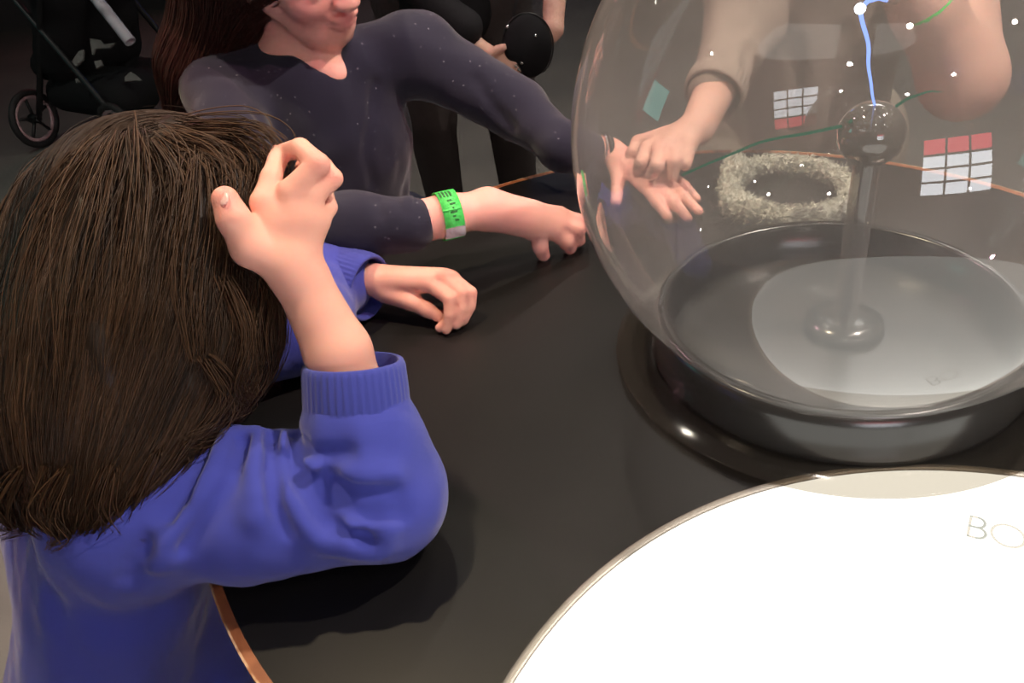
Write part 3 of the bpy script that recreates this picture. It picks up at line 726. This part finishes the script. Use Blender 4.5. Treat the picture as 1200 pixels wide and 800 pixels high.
# ribbed cuffs: open rings of knit
def cuff(name, a, b, r1, r2, thick, mt, parent, ribs=44, n=176):
    a, b = np.array(a, float), np.array(b, float); ax = (b - a) / np.linalg.norm(b - a)
    u = np.cross(ax, [0.2, 0.9, 0.3]); u /= np.linalg.norm(u); v = np.cross(ax, u)
    prof = [(0, r1 - .004), (0.02, r1), (.12, r1 + .001), (.5, (r1 + r2) / 2 + .0015), (.9, r2 + .0012), (.98, r2 - .0004), (1, r2 - thick / 2), (.98, r2 - thick), (.6, (r1 + r2) / 2 - thick), (.1, r1 - thick)]
    L = np.linalg.norm(b - a); Vv = []
    for t, r in prof:
        ang = np.arange(n) * 2 * PI / n; rr = r + .0005 * np.sin(ang * ribs) * (1 if r > min(r1, r2) - thick * .4 else 0)
        Vv.append(a + ax * L * t + rr[:, None] * (np.cos(ang)[:, None] * u + np.sin(ang)[:, None] * v))
    Vv = np.concatenate(Vv); m_ = len(prof)
    i = np.arange(m_ - 1)[:, None] * n; s = np.arange(n)[None]; s2 = (s + 1) % n
    Qq = np.stack([i + s, i + s2, i + n + s2, i + n + s], -1).reshape(-1, 4)
    return arrays(name, Vv, Qq, mt, parent)
cuff('cuff', D(420, 494, .671), D(414, 423, .6615), .0425, .0405, .004, M['rib'], ch)
cuff('cuff', Zp(394, 327, .7705), Zp(434, 338, .766), .0445, .0420, .004, M['rib'], ch)
# trousers and shoes
tr = [rc((-.44, .53, .47), (-.44, .65, .47), .085, .085, .03)]
for y in (.51, .66): tr += [rc((-.43, y, .48), (-.41, y, .28), .080, .066, .02), rc((-.41, y, .28), (-.45, y, .06), .064, .055, .02)]
V, Q = surf(tr, .006, waves(9, 60, .0012)); arrays('trousers', V, Q, M['trouser'], ch)
def shoes(parent, spots_, d, s=1.0):
    d = np.array(d, float)
    for x, y in spots_:
        c = np.array([x, y, 0.0])
        V, Q = surf([rc(c + [0, 0, .05 * s], c + d * .06 * s + [0, 0, .045 * s], .042 * s, .04 * s, .02), rc(c + d * .05 * s + [0, 0, .034 * s], c + d * .13 * s + [0, 0, .03 * s], .036 * s, .028 * s, .02)], .005)
        V[:, 2] = np.maximum(V[:, 2], 0.002); arrays('shoe', V, Q, M['shoe'], parent)
shoes(ch, [(-.47, .51), (-.47, .66)], (1, 0, 0))
# hair of the child
vol = [el(HL(.0, -.04, .13), np.array([.47, .56, .46]) * HH, HR, .03),
       rc(D(195, 285, .715), D(165, 400, .672), .092, .083, .05), rc(D(165, 400, .672), D(125, 510, .645), .083, .060, .05), rc(D(125, 510, .645), D(100, 590, .628), .058, .026, .04),
       rc(D(85, 330, .715), D(40, 450, .672), .070, .060, .05), rc(D(40, 450, .672), D(25, 570, .645), .058, .026, .04),
       rc(D(243, 305, .690), D(256, 395, .680), .050, .038, .04), rc(D(256, 395, .680), D(240, 468, .672), .036, .016, .03)]
gtip = D(90, 610, .62) - D(180, 330, .69); gtip /= np.linalg.norm(gtip)
part_pt = HL(.10, .20, .60)
def field_child(P):
    out = np.tile(gtip, (len(P), 1))
    px = (P - CAM) @ RT / ((P - CAM) @ FW) * F_PX + 600
    t = np.clip((px - 190) / 110, 0, 1)[:, None]
    down = D(262, 430, .675) - D(300, 220, .67); down /= np.linalg.norm(down)
    out = out * (1 - t) + down * t
    away = P - part_pt; dist = np.linalg.norm(away, axis=1)[:, None]; away = away / (dist + 1e-6)
    k_ = np.clip(1 - dist / 0.13, 0, 1) * 0.9
    return out * (1 - k_) + away * k_
ripple = waves(12, 150, .0022, 7, (1, .35, .3)); TIP = (D(85, 605, .63), gtip)
hair_object('hair', vol, .0045, [
    dict(n=15000, length=.20, field=field_child, radius=.00046, seed=1, lift=(-.001, .0030), steps=18, tip=TIP),
    dict(n=600, length=.07, field=field_child, radius=.0006, seed=2, lift=(.001, .008), steps=18, curl=0.6, region=lambda v: v[:, 2] < 0.89, tip=TIP),
    dict(n=160, length=.13, field=field_child, radius=.0006, seed=4, lift=(.003, .009), steps=18, curl=0.3, tip=TIP),
], M['hair'], ch, 0.10, ripple, [
    ([(285, 290), (306, 335), (298, 385), (302, 440), (272, 490)], 45, .006), ([(262, 330), (282, 390), (272, 440), (284, 472), (238, 497)], 40, .006),
    ([(240, 420), (262, 460), (240, 500), (215, 512)], 30, .006), ([(130, 545), (118, 590), (132, 622), (112, 645)], 40, .005), ([(80, 550), (62, 596), (78, 624), (58, 642)], 40, .005),
    ([(182, 530), (160, 575), (150, 605), (168, 632)], 40, .005), ([(30, 550), (12, 590), (26, 612), (2, 626)], 40, .005), ([(55, 545), (40, 590), (45, 612), (28, 600)], 25, .004),
    ([(225, 148), (292, 152), (326, 182), (312, 232), (300, 290)], 60, .007), ([(215, 165), (278, 176), (302, 212), (290, 262), (296, 310)], 60, .008), ([(200, 160), (255, 190), (268, 225), (250, 300)], 60, .008),
    ([(180, 165), (205, 215), (190, 300), (170, 400)], 70, .010), ([(140, 170), (120, 240), (95, 330), (80, 440)], 70, .010), ([(160, 160), (160, 230), (150, 330), (130, 430)], 70, .010), ([(100, 185), (70, 240), (40, 320), (20, 420)], 60, .010),
    ([(230, 190), (225, 260), (215, 340), (225, 420)], 60, .009)])

# ---- the girl in the dotted navy top ------------------------------------------
gi = empty('person', (-0.24, 1.30, 0)); tag(gi, 'girl in navy dotted long-sleeved top with green paper wristband behind the table', 'person')
gc = D(346, -52, 1.130); GRm = frame((0.66, -0.66, -0.28), (0.06, -0.22, 0.97)); GH = 0.225
neck_base = D(352, 72, 1.245)
ghp, GL = head_prims(gc, GRm, GH, neck_base)
gs_r, gs_l = D(262, 105, 1.25), D(488, 62, 1.27)
ge_r = D(300, 262, 1.06); ge_l = D(606, 128, 1.30)
gf = chain([ge_r, D(470, 264, 1.030), D(525, 252, 1.035), D(568, 245, 1.055)], [.034, .0285, .0262, .0240], .01)
gw = D(572, 245, 1.055)
gm = [D(655, 252, 1.102), D(655, 262, 1.096), D(648, 270, 1.09), D(630, 272, 1.085)]
for q, r_ in zip(gm, (.012, .0125, .012, .0115)): gf.append(rc(gw, q, .0190, r_, .014))
gf.append(rc(gw, D(620, 252, 1.08), .0225, .017, .014))
gf += chain([gm[0], D(677, 259, 1.107), D(681, 269, 1.122)], [.0115, .0100, .0085], .004)
gf += chain([gm[1], D(677, 269, 1.100), D(679, 282, 1.113)], [.0118, .0100, .0085], .004)
gf += chain([gm[2], D(664, 283, 1.100), D(668, 291, 1.112)], [.0115, .0105, .0092], .004)
gf += chain([gm[3], D(633, 289, 1.092), D(637, 299, 1.105)], [.0115, .0106, .0092], .004)
V1, Q1 = surf(gf, .0022, None, 2)
glw = Zp(716, 178, .758)
gl_ = chain([ge_l, Zp(672, 172, .785), glw], [.032, .026, .0205], .008)
gmc = [Zp(756, 218, .747), Zp(768, 215, .749), Zp(778, 211, .747), Zp(783, 205, .743)]
for q, r_ in zip(gmc, (.012, .012, .0112, .010)): gl_.append(rc(glw, q, .0155, r_, .010))
gl_ += chain([glw, Zp(725, 207, .744), Zp(722, 236, .731)], [.015, .0115, .0088], .006)
for q, a, b in zip(gmc, ((770, 237, .743), (790, 237, .744), (801, 231, .743), (802, 219, .740)), ((783, 255, .729), (806, 256, .729), (819, 248, .729), (816, 233, .729))):
    gl_ += chain([q, Zp(*a), Zp(*b)], [.0105, .0090, .0072], .004)
V2, Q2 = surf(gl_, .0026, None, 1)
gcore = ghp + [rc((-.27, 1.33, .60), (-.24, 1.30, .84), .105, .10, .03), rc(gs_r, gs_l, .05, .05, .03), rc((-.24, 1.30, .84), neck_base, .09, .05, .04), rc(gs_r, ge_r, .042, .034, .02), rc(gs_l, ge_l, .042, .034, .02),
               rc(D(345, 70, 1.215), D(392, 88, 1.205), .028, .022, .02)]
V3, Q3 = surf(gcore, .0036, None, 1)
V, Q = cat((V1, Q1), (V2, Q2), (V3, Q3))
spots = [(GL(0, .42, -.24), .016, 1.0), (GL(0, .41, -.285), .016, 1.0), (GL(.22, .33, -.15), .04, .5), (GL(-.22, .33, -.15), .04, .5)] + [(q, .012, .3) for q in gm] + [(D(637, 299, 1.1), .012, .5), (D(680, 265, 1.105), .012, .5), (D(668, 291, 1.105), .012, .5)]
arrays('body', V, Q, M['skin2'], gi, {'red': redness(V, spots)})
eyes(GL, GRm, GH, gi)
gt = [rc((-.29, 1.34, .56), (-.25, 1.305, .82), .130, .125, .05), rc((-.25, 1.305, .82), D(368, 105, 1.25), .122, .070, .05), rc(gs_r, gs_l, .054, .054, .05),
      rc(gs_r, ge_r, .058, .050, .03), rc(ge_r, D(420, 266, 1.035), .050, .040, .02), rc(D(420, 266, 1.035), D(480, 262, 1.026), .042, .0345, .02),
      rc(gs_l, ge_l, .058, .047, .03), rc(ge_l, Zp(660, 172, .79), .045, .034, .02), rc(Zp(660, 172, .79), Zp(688, 174, .775), .034, .030, .02),
      rc(D(300, 72, 1.24), D(338, 96, 1.215), .022, .022, .03), rc(D(470, 48, 1.265), D(425, 70, 1.235), .026, .024, .03)]
gb = list(gt)
# scooped neckline
gt += [('gr', D(322, 38, 1.205), D(392, 76, 1.175), .022, .018, .006), ('gr', D(348, 12, 1.20), D(392, 58, 1.165), .040, .032, .006), ('gr', D(330, 14, 1.20), D(396, 62, 1.165), .040, .030, .006), ('gr', D(385, 5, 1.20), D(402, 78, 1.165), .024, .013, .006)]
gt += sculpt([[(300, 130), (330, 180), (350, 240)], [(262, 120), (300, 190), (330, 250)], [(440, 100), (430, 180), (445, 250)], [(490, 130), (482, 190), (488, 230)], [(560, 95), (580, 130), (600, 150)]], gb, .005, .014)
V, Q = surf(gt, .0042, lambda P: waves(21, 45, .0014)(P), 1)
arrays('top', V, Q, M['navy'], gi)
cuff('cuff', D(474, 262, 1.026), D(489, 260, 1.027), .0335, .0325, .003, M['navy'], gi, 60, 120)
# paper wristband
bc = D(525, 252, 1.035); bax = D(545, 247, 1.043) - D(505, 256, 1.031); bax /= np.linalg.norm(bax)
bu = -FW - (-FW @ bax) * bax; bu /= np.linalg.norm(bu); bv = np.cross(bax, bu)
def band(name, a0, a1, w0, w1, r, mt, parent, n=60, th=.0006, tilt=.0):
    ang = np.linspace(a0, a1, n); ring = []
    for rr, wv in ((r, w0), (r, w1), (r - th, w1), (r - th, w0)):
        ring.append(bc + bax * (wv + tilt * np.sin(ang))[:, None] + rr * (np.cos(ang)[:, None] * bu + np.sin(ang)[:, None] * bv))
    V = np.stack(ring, 1).reshape(-1, 3); i = np.arange(n - 1)[:, None] * 4; s = np.arange(4)[None]; s2 = (s + 1) % 4
    Q = np.stack([i + s, i + s2, i + 4 + s2, i + 4 + s], -1).reshape(-1, 4)
    Q = np.concatenate([Q, [[0, 1, 2, 3]], [[(n - 1) * 4 + j for j in (3, 2, 1, 0)]]])
    return arrays(name, V, Q, mt, parent, smooth=False)
sgn = 1 if (bv @ UP) > 0 else -1
wb = band('wristband', 0, 2 * PI, -.0125, .0125, .0312, M['green'], gi); tag(wb, 'bright green paper wristband')
band('wristband_tab', -sgn * 1.35, -sgn * .72, -.0128, .0132, .0318, M['tab'], wb, 20)
for k in range(4): band('printed_line', sgn * (.62 + .0), sgn * (1.05), -.0095 + k * .0042, -.0070 + k * .0042, .0316, M['ink'], wb, 10, .0002)
for k in range(6):
    a = sgn * (0.45 - k * 0.17); band('printed_line', a, a - sgn * .07, -.003 + (k % 3) * .002, .003 + (k % 2) * .003, .0316, M['ink'], wb, 6, .0002)
# bracelet on the other wrist
br_c = glw + (Zp(680, 172, .78) - glw) * 0.25; bx = glw - Zp(680, 172, .78); bx /= np.linalg.norm(bx); b1 = np.cross(bx, [0, 0, 1]); b1 /= np.linalg.norm(b1); b2 = np.cross(bx, b1)
tube('bracelet', [br_c + .0245 * (math.cos(a) * b1 + math.sin(a) * b2) for a in np.linspace(0, 2 * PI, 40)], .0042, M['plastic'], gi, 6)
tube('bracelet', [br_c - bx * .009 + .0255 * (math.cos(a) * b1 + math.sin(a) * b2) for a in np.linspace(0, 2 * PI, 40)], .0022, M['chrome'], gi, 6)
tr = [rc((-.33, 1.40, .54), (-.20, 1.42, .54), .11, .11, .03)]
for x in (-.33, -.19): tr += [rc((x, 1.40, .52), (x, 1.39, .28), .085, .065, .02), rc((x, 1.39, .28), (x, 1.42, .06), .064, .052, .02)]
V, Q = surf(tr, .008); arrays('trousers', V, Q, M['jeans'], gi); shoes(gi, [(-.33, 1.42), (-.19, 1.42)], (0.3, -.95, 0))
gvol = [el(GL(0, -.10, .15), np.array([.45, .52, .45]) * GH, GRm, .03), rc(GL(-.2, -.2, -.05), D(262, 10, 1.235), .075, .062, .05), rc(D(262, 10, 1.235), D(232, 78, 1.262), .062, .052, .05), rc(D(232, 78, 1.262), D(222, 140, 1.30), .052, .034, .04),
        rc(GL(.22, -.35, -.05), GL(.1, -.55, -.85), .07, .04, .05)]
gdir = D(225, 130, 1.29) - D(285, -30, 1.20); gdir /= np.linalg.norm(gdir)
hair_object('hair', gvol, .006, [dict(n=2200, length=.22, field=lambda P: np.tile(gdir, (len(P), 1)), radius=.0009, seed=11, lift=(-.001, .005), steps=16, curl=.15)], M['hair2'], gi, .1, waves(13, 90, .0016))

# ---- the person in taupe on the far side of the globe ---------------------------
tp_ = empty('person', (0.62, 1.56, 0)); tag(tp_, 'person in taupe top seen through the globe, one hand laid over another', 'person')
t_nb = np.array([.62, 1.47, 1.17]); tR = frame((-.35, -.75, -.45), (0, -.3, .95))
thp, TL = head_prims((.60, 1.36, 1.34), tR, .225, t_nb)
ts_r, ts_l = np.array([.44, 1.47, 1.08]), np.array([.80, 1.47, 1.08]); te_r = np.array([.455, 1.36, .885]); te_l = D(1128, 92, 1.22)
aw = Zp(817, 150, .80)
ta = chain([te_r, aw], [.042, .0265], .01)
am = [Zp(790, 171, .792), Zp(773, 177, .792), Zp(758, 175, .788), Zp(748, 167, .781)]
for q, r_ in zip(am, (.0135, .0135, .013, .0115)): ta.append(rc(aw, q, .0185, r_, .010))
for q, a, b in zip(am, ((791, 190, .787), (770, 194, .787), (752, 190, .782), (742, 178, .774)), ((788, 206, .768), (763, 205, .770), (747, 200, .766), (738, 187, .764))):
    ta += chain([q, Zp(*a), Zp(*b)], [.0115, .0102, .0086], .004)
ta += chain([aw, Zp(806, 170, .792), Zp(803, 192, .778)], [.018, .0135, .0100], .006)
V1, Q1 = surf(ta, .003, None, 1)
th_ = D(1050, -30, 1.13)
tc_ = thp + [rc((.62, 1.54, .60), (.62, 1.49, 1.0), .13, .13, .04), rc(ts_r, ts_l, .06, .06, .03), rc((.62, 1.49, 1.0), t_nb, .11, .06, .04), rc(ts_r, te_r, .05, .043, .02),
             rc(ts_l, te_l, .062, .056, .03), rc(te_l, D(1085, 10, 1.16), .056, .045, .03), rc(D(1085, 10, 1.16), th_, .045, .03, .02), rc(th_, th_ + np.array([-.05, -.03, .03]), .034, .028, .02)]
for k in range(4): tc_ += chain([th_ + np.array([-.05, -.045 + k * .02, .03]), th_ + np.array([-.09, -.06 + k * .022, .045]), th_ + np.array([-.10, -.07 + k * .022, .02])], [.011, .010, .0085], .004)
tc_ += chain([th_ + np.array([-.01, -.03, .03]), th_ + np.array([-.04, -.07, .05]), th_ + np.array([-.07, -.08, .05])], [.014, .0115, .0095], .005)
V2, Q2 = surf(tc_, .005, None, 1)
V, Q = cat((V1, Q1), (V2, Q2))
arrays('body', V, Q, M['skin3'], tp_, {'red': redness(V, [(q, .015, .4) for q in am] + [(TL(0, .42, -.26), .02, .9), (te_l, .04, .2)])}); eyes(TL, tR, .225, tp_)
tt = [rc((.63, 1.56, .56), (.63, 1.50, 1.0), .165, .160, .05), rc((.63, 1.50, 1.0), (.62, 1.48, 1.10), .15, .10, .05), rc(ts_r, ts_l, .07, .07, .05), rc(ts_r, te_r, .068, .062, .03), rc(te_r, te_r + (aw - te_r) * .62, .060, .045, .02), rc(ts_l, ts_l + (te_l - ts_l) * .55, .075, .074, .03)]
tg = list(tt)
tt += sculpt([[(862, 30), (850, 70), (858, 105)], [(880, 60), (872, 100), (868, 120)], [(920, 30), (935, 90), (925, 150)], [(990, 40), (975, 100), (985, 150)], [(1010, 60), (1030, 100), (1020, 140)]], tg, .008, .02)
V, Q = surf(tt, .006, lambda P: waves(31, 32, .003)(P), 1); arrays('top', V, Q, M['beige'], tp_)
cuff('cuff', te_r + (aw - te_r) * .58, te_r + (aw - te_r) * .70, .0475, .0465, .004, M['beige'], tp_, 30, 120)
gbc = D(1098, 22, 1.17); gba = D(1085, 10, 1.16) - te_l; gba /= np.linalg.norm(gba); g1 = np.cross(gba, [0, 0, 1]); g1 /= np.linalg.norm(g1); g2 = np.cross(gba, g1)
cw = D(1085, 10, 1.16); cuff('wristband', cw - gba * .008, cw + gba * .012, .0475, .047, .002, M['green'], tp_, 1, 60)
tr = [rc((.55, 1.58, .56), (.72, 1.58, .56), .15, .15, .04)]
for x in (.53, .74): tr += [rc((x, 1.56, .54), (x, 1.48, .30), .11, .085, .02), rc((x, 1.48, .30), (x, 1.56, .06), .08, .06, .02)]
V, Q = surf(tr, .009); arrays('trousers', V, Q, M['khaki'], tp_); shoes(tp_, [(.53, 1.56), (.74, 1.56)], (0, -1, 0), 1.25)
tvol = [el(TL(0, -.10, .16), np.array([.44, .52, .44]) * .225, tR, .03), rc(TL(0, -.35, 0), TL(0, -.45, -.4), .07, .05, .05)]
hair_object('hair', tvol, .007, [dict(n=900, length=.12, field=lambda P: np.tile(np.array([0, .5, -.85]), (len(P), 1)), radius=.001, seed=21, steps=12)], M['hair3'], tp_, .1)

# ---- the bystander in black further back -----------------------------------------
by = empty('person', (0.0, 2.35, 0)); tag(by, 'bystander in black and maroon holding a dark round bag in the background', 'person')
bhand = D(584, 68, 2.02)
b_nb = np.array([-.05, 2.36, 1.36]); bR = frame((.1, -1, -.2), (0, 0, 1))
bhp, BL = head_prims((-.04, 2.32, 1.56), bR, .23, b_nb)
bs_r, bs_l = np.array([-.24, 2.36, 1.28]), np.array([.16, 2.36, 1.28]); be_r = np.array([-.26, 2.28, 1.0]); be_l = np.array([.27, 2.27, .99])
bw2 = D(648, 34, 2.02)
bb = bhp + [rc((-.04, 2.4, .80), (-.04, 2.38, 1.2), .13, .14, .04), rc(bs_r, bs_l, .06, .06, .03), rc(bs_r, be_r, .05, .04, .02), rc(be_r, bhand + np.array([-.06, .05, .03]), .04, .026, .02), rc(bs_l, be_l, .05, .04, .02), rc(be_l, bw2, .04, .026, .02)]
bb += [rc(bhand + np.array([-.06, .05, .03]), bhand + np.array([.0, 0, 0]), .024, .018, .01)]
for k in range(4):
    o = np.array([0, -.004 * k, .022 - .016 * k]); bb += chain([bhand + o, bhand + o + np.array([.04, -.01, -.002]), bhand + o + np.array([.065, .012, -.006])], [.0105, .0098, .0085], .004)
bb += chain([bhand + np.array([-.02, -.01, .015]), bhand + np.array([.015, -.02, .03])], [.013, .010], .005)
bb += [rc(bw2, bw2 + np.array([-.05, -.02, -.05]), .026, .018, .01)]
for k in range(4):
    o = np.array([-.055 + .012 * k, -.02, -.05]); bb += chain([bw2 + o, bw2 + o + np.array([-.02, -.01, -.03]), bw2 + o + np.array([-.035, .01, -.04])], [.010, .0095, .008], .004)
V, Q = surf(bb, .0055, None, 1); arrays('body', V, Q, M['skin3'], by, {'red': np.zeros(len(V))}); eyes(BL, bR, .23, by)
bt = [rc((-.05, 2.42, .78), (-.04, 2.40, 1.2), .165, .165, .05), rc(bs_r, bs_l, .07, .07, .05), rc(bs_r, be_r, .065, .055, .03), rc(be_r, be_r + (bhand - be_r) * .78, .055, .042, .02), rc(bs_l, be_l, .065, .055, .03)]
V, Q = surf(bt, .008, waves(41, 30, .003)); arrays('jacket', V, Q, M['black'], by)
tr = [rc((-.12, 2.44, .80), (.06, 2.44, .80), .14, .14, .04)]
for x in (-.15, .09): tr += [rc((x, 2.43, .78), (x, 2.40, .45), .105, .08, .02), rc((x, 2.40, .45), (x, 2.45, .06), .075, .055, .02)]
V, Q = surf(tr, .01); arrays('trousers', V, Q, M['maroon'], by); shoes(by, [(-.15, 2.44), (.09, 2.44)], (0, -1, 0), 1.3)
bvol = [el(BL(0, -.10, .16), np.array([.44, .52, .44]) * .23, bR, .03), rc(BL(0, -.35, 0), BL(0, -.45, -.7), .07, .05, .05)]
hair_object('hair', bvol, .008, [dict(n=500, length=.12, field=lambda P: np.tile(np.array([0, .3, -.9]), (len(P), 1)), radius=.001, seed=22, steps=12)], M['hair3'], by, .1)
# round dark bag held in that hand
bgc = bhand + np.array([.075, -.005, .02])
bg = empty('round_bag', bgc); tag(bg, 'small round black bag with shiny studs held by the bystander', 'bag')
V, Q = surf([el(bgc, (.062, .03, .078), None, .01)], .003, waves(51, 60, .0015)); arrays('bag_body', V, Q, M['black'], bg)
tube('zip', [bgc + np.array([.0635 * math.sin(a), -.004, .0795 * math.cos(a)]) for a in np.linspace(-2.6, 2.6, 40)], .002, M['plastic'], bg, 6)
tube('bag_strap', [bgc + np.array([-.03, 0, .07]), bgc + np.array([0, -.01, .13]), bgc + np.array([.06, 0, .16]), bgc + np.array([.10, .01, .10])], .004, M['plastic'], bg, 6, 24)
for dx, dz in ((-.035, -.035), (-.028, -.045), (-.02, -.03), (-.045, .06), (.02, .03)):
    bm = bmesh.new(); bmesh.ops.create_icosphere(bm, subdivisions=1, radius=.005); bmesh.ops.translate(bm, vec=[float(v) for v in bgc + np.array([dx, -.028, dz])], verts=bm.verts[:]); from_bm('stud', bm, M['chrome'], bg)

# ---------------------------------------------------------------- plush loop lying behind the globe
fcx = Zp(925, 228, TZ + .017); fl = empty('plush_loop', (fcx[0], fcx[1], TZ)); tag(fl, 'fluffy off-white loop lying on the table behind the globe', 'plush loop')
loop = []
for a in np.linspace(0, 2 * PI, 25):
    x = 926 + 72 * math.cos(a); y = 223 + 31 * math.sin(a) + 4 * math.cos(a)
    loop.append(Zp(x, y, TZ + .019))
fp = chain(loop, [.0115] * 25, .01) + [rc(Zp(864, 203, TZ + .030), Zp(862, 192, TZ + .034), .018, .016, .015), rc(Zp(856, 240, TZ + .02), Zp(880, 247, TZ + .02), .015, .013, .015)]
fluffw = waves(61, 420, .0022, 9); fl2 = waves(62, 900, .0012, 9)
V, Q = surf(fp, .0021, lambda P: fluffw(P) + fl2(P), 0)
ix = RNG.integers(0, len(V), 5000); base = V[ix]; dr = RNG.normal(size=(5000, 3)) * .0028; nrm_c = base - np.array([fcx[0], fcx[1], TZ + .018])
ctr = np.array(loop); near = ctr[np.argmin(((base[:, None] - ctr[None]) ** 2).sum(-1), 1)]; outw = base - near; outw /= np.linalg.norm(outw, axis=1)[:, None] + 1e-9
P0 = base; P1 = base + outw * .0018 + dr * .35; P2 = base + outw * .003 + dr * .7; P2[:, 2] = np.maximum(P2[:, 2], TZ + .001); P1[:, 2] = np.maximum(P1[:, 2], TZ + .001)
Vf, Qf = tube_arrays(list(np.stack([P0, P1, P2], 1)), [np.array([.0007, .0006, .0002])] * 5000, 3)
V[:, 2] = np.maximum(V[:, 2], TZ + .0008)
arrays('pile', *cat((V, Q), (Vf, Qf)), M['fluff'], fl)

# ---------------------------------------------------------------- stroller in the background
so = np.array([-1.86, 4.15, 0.0]); st = empty('stroller', so); tag(st, 'dark stroller with a grey-rimmed wheel and a pale bar in the background', 'stroller')
sf = np.array([.80, -.60, 0]); sr = np.array([.60, .80, 0]); sz = np.array([0, 0, 1.0])
def S(a, b, c): return so + a * sf + b * sr + c * sz
def wheel(c, axis, r):
    axis = np.array(axis, float); u = np.cross(axis, sz); u /= np.linalg.norm(u)
    P = [c + r * (math.cos(a) * u + math.sin(a) * sz) for a in np.linspace(0, 2 * PI, 33)]
    wv = tube('wheel', P, .016, M['rubber'], st, 8)
    tube('wheel_rim', [c + (r - .022) * (math.cos(a) * u + math.sin(a) * sz) for a in np.linspace(0, 2 * PI, 33)], .010, M['hub'], wv, 6)
    for k in range(5):
        a = k * 2 * PI / 5 + .3; tube('spoke', [c, c + (r - .02) * (math.cos(a) * u + math.sin(a) * sz)], .008, M['plastic'], wv, 6)
    tube('hub', [c - axis * .025, c + axis * .025], .022, M['plastic'], wv, 12)
cr = .125
wax = np.array([.92, -.38, 0])
for a, b in ((-.20, -.25), (-.20, .30), (.50, -.25), (.50, .30)): wheel(S(a, b, cr + .016), wax if a < 0 else sr, cr)
for b in (-.22, .27):
    tube('frame_tube', [S(-.20, b, .15), S(.05, b, .45), S(.45, b, .95), S(.55, b, 1.02)], .014, M['plastic'], st, 8, 20)
    tube('frame_tube', [S(.50, b, .15), S(.25, b, .45), S(-.05, b, .80)], .014, M['plastic'], st, 8, 12)
tube('handle', [S(.55, -.22, 1.02), S(.60, -.18, 1.04), S(.60, .23, 1.04), S(.55, .27, 1.02)], .017, M['plastic'], st, 8, 20)
V, Q = surf([rc(S(.05, -.10, .42), S(.05, .15, .42), .13, .13, .05), rc(S(.20, -.10, .70), S(.22, .15, .72), .12, .12, .08), rc(S(.12, -.1, .55), S(.12, .15, .55), .12, .12, .08), rc(S(-.16, -.1, .36), S(-.16, .15, .36), .07, .07, .05)], .012, waves(71, 25, .006)); arrays('seat', V, Q, M['strollerfab'], st)
V, Q = surf([rc(S(-.05, -.12, .24), S(.40, -.12, .24), .09, .09, .05), rc(S(-.05, .17, .24), S(.40, .17, .24), .09, .09, .05), rc(S(0, 0, .24), S(.35, 0, .24), .1, .1, .06)], .012); arrays('basket', V, Q, M['strollerfab'], st)
V, Q = surf([rc(S(.22, -.14, .86), S(.22, .19, .86), .16, .16, .08), rc(S(.02, -.14, .90), S(.02, .19, .90), .10, .10, .1)], .014, waves(72, 20, .006)); arrays('canopy', V, Q, M['strollerfab'], st)
def bar_at(p0, p1, t, wd, name, mt):
    a, b = D(*p0, t), D(*p1, t); tube(name, [a, b], wd, mt, st, 8)
bar_at((108, -8), (153, 49), 3.55, .026, 'pale_bar', M['white'])
for poly in ([(105, 45), (118, 47), (122, 52), (135, 50), (128, 56), (112, 57), (108, 64)], [(92, 60), (98, 58), (97, 70), (88, 78), (83, 84), (84, 72)], [(110, 72), (118, 70), (120, 76), (113, 80)], [(88, 92), (93, 91), (94, 95), (89, 97)], [(146, 90), (153, 84), (160, 88), (166, 94), (146, 95)]):
    bm = bmesh.new(); tt_ = 3.62; P = [D(x, y, tt_) for x, y in poly]; f1 = [bm.verts.new(p) for p in P]; f2 = [bm.verts.new(p + FW * .012) for p in P]
    bm.faces.new(f1); bm.faces.new(f2[::-1])
    for i in range(len(P)): bm.faces.new((f1[i], f2[i], f2[(i + 1) % len(P)], f1[(i + 1) % len(P)]))
    from_bm('printed_patch', bm, M['pattern'], st, False)
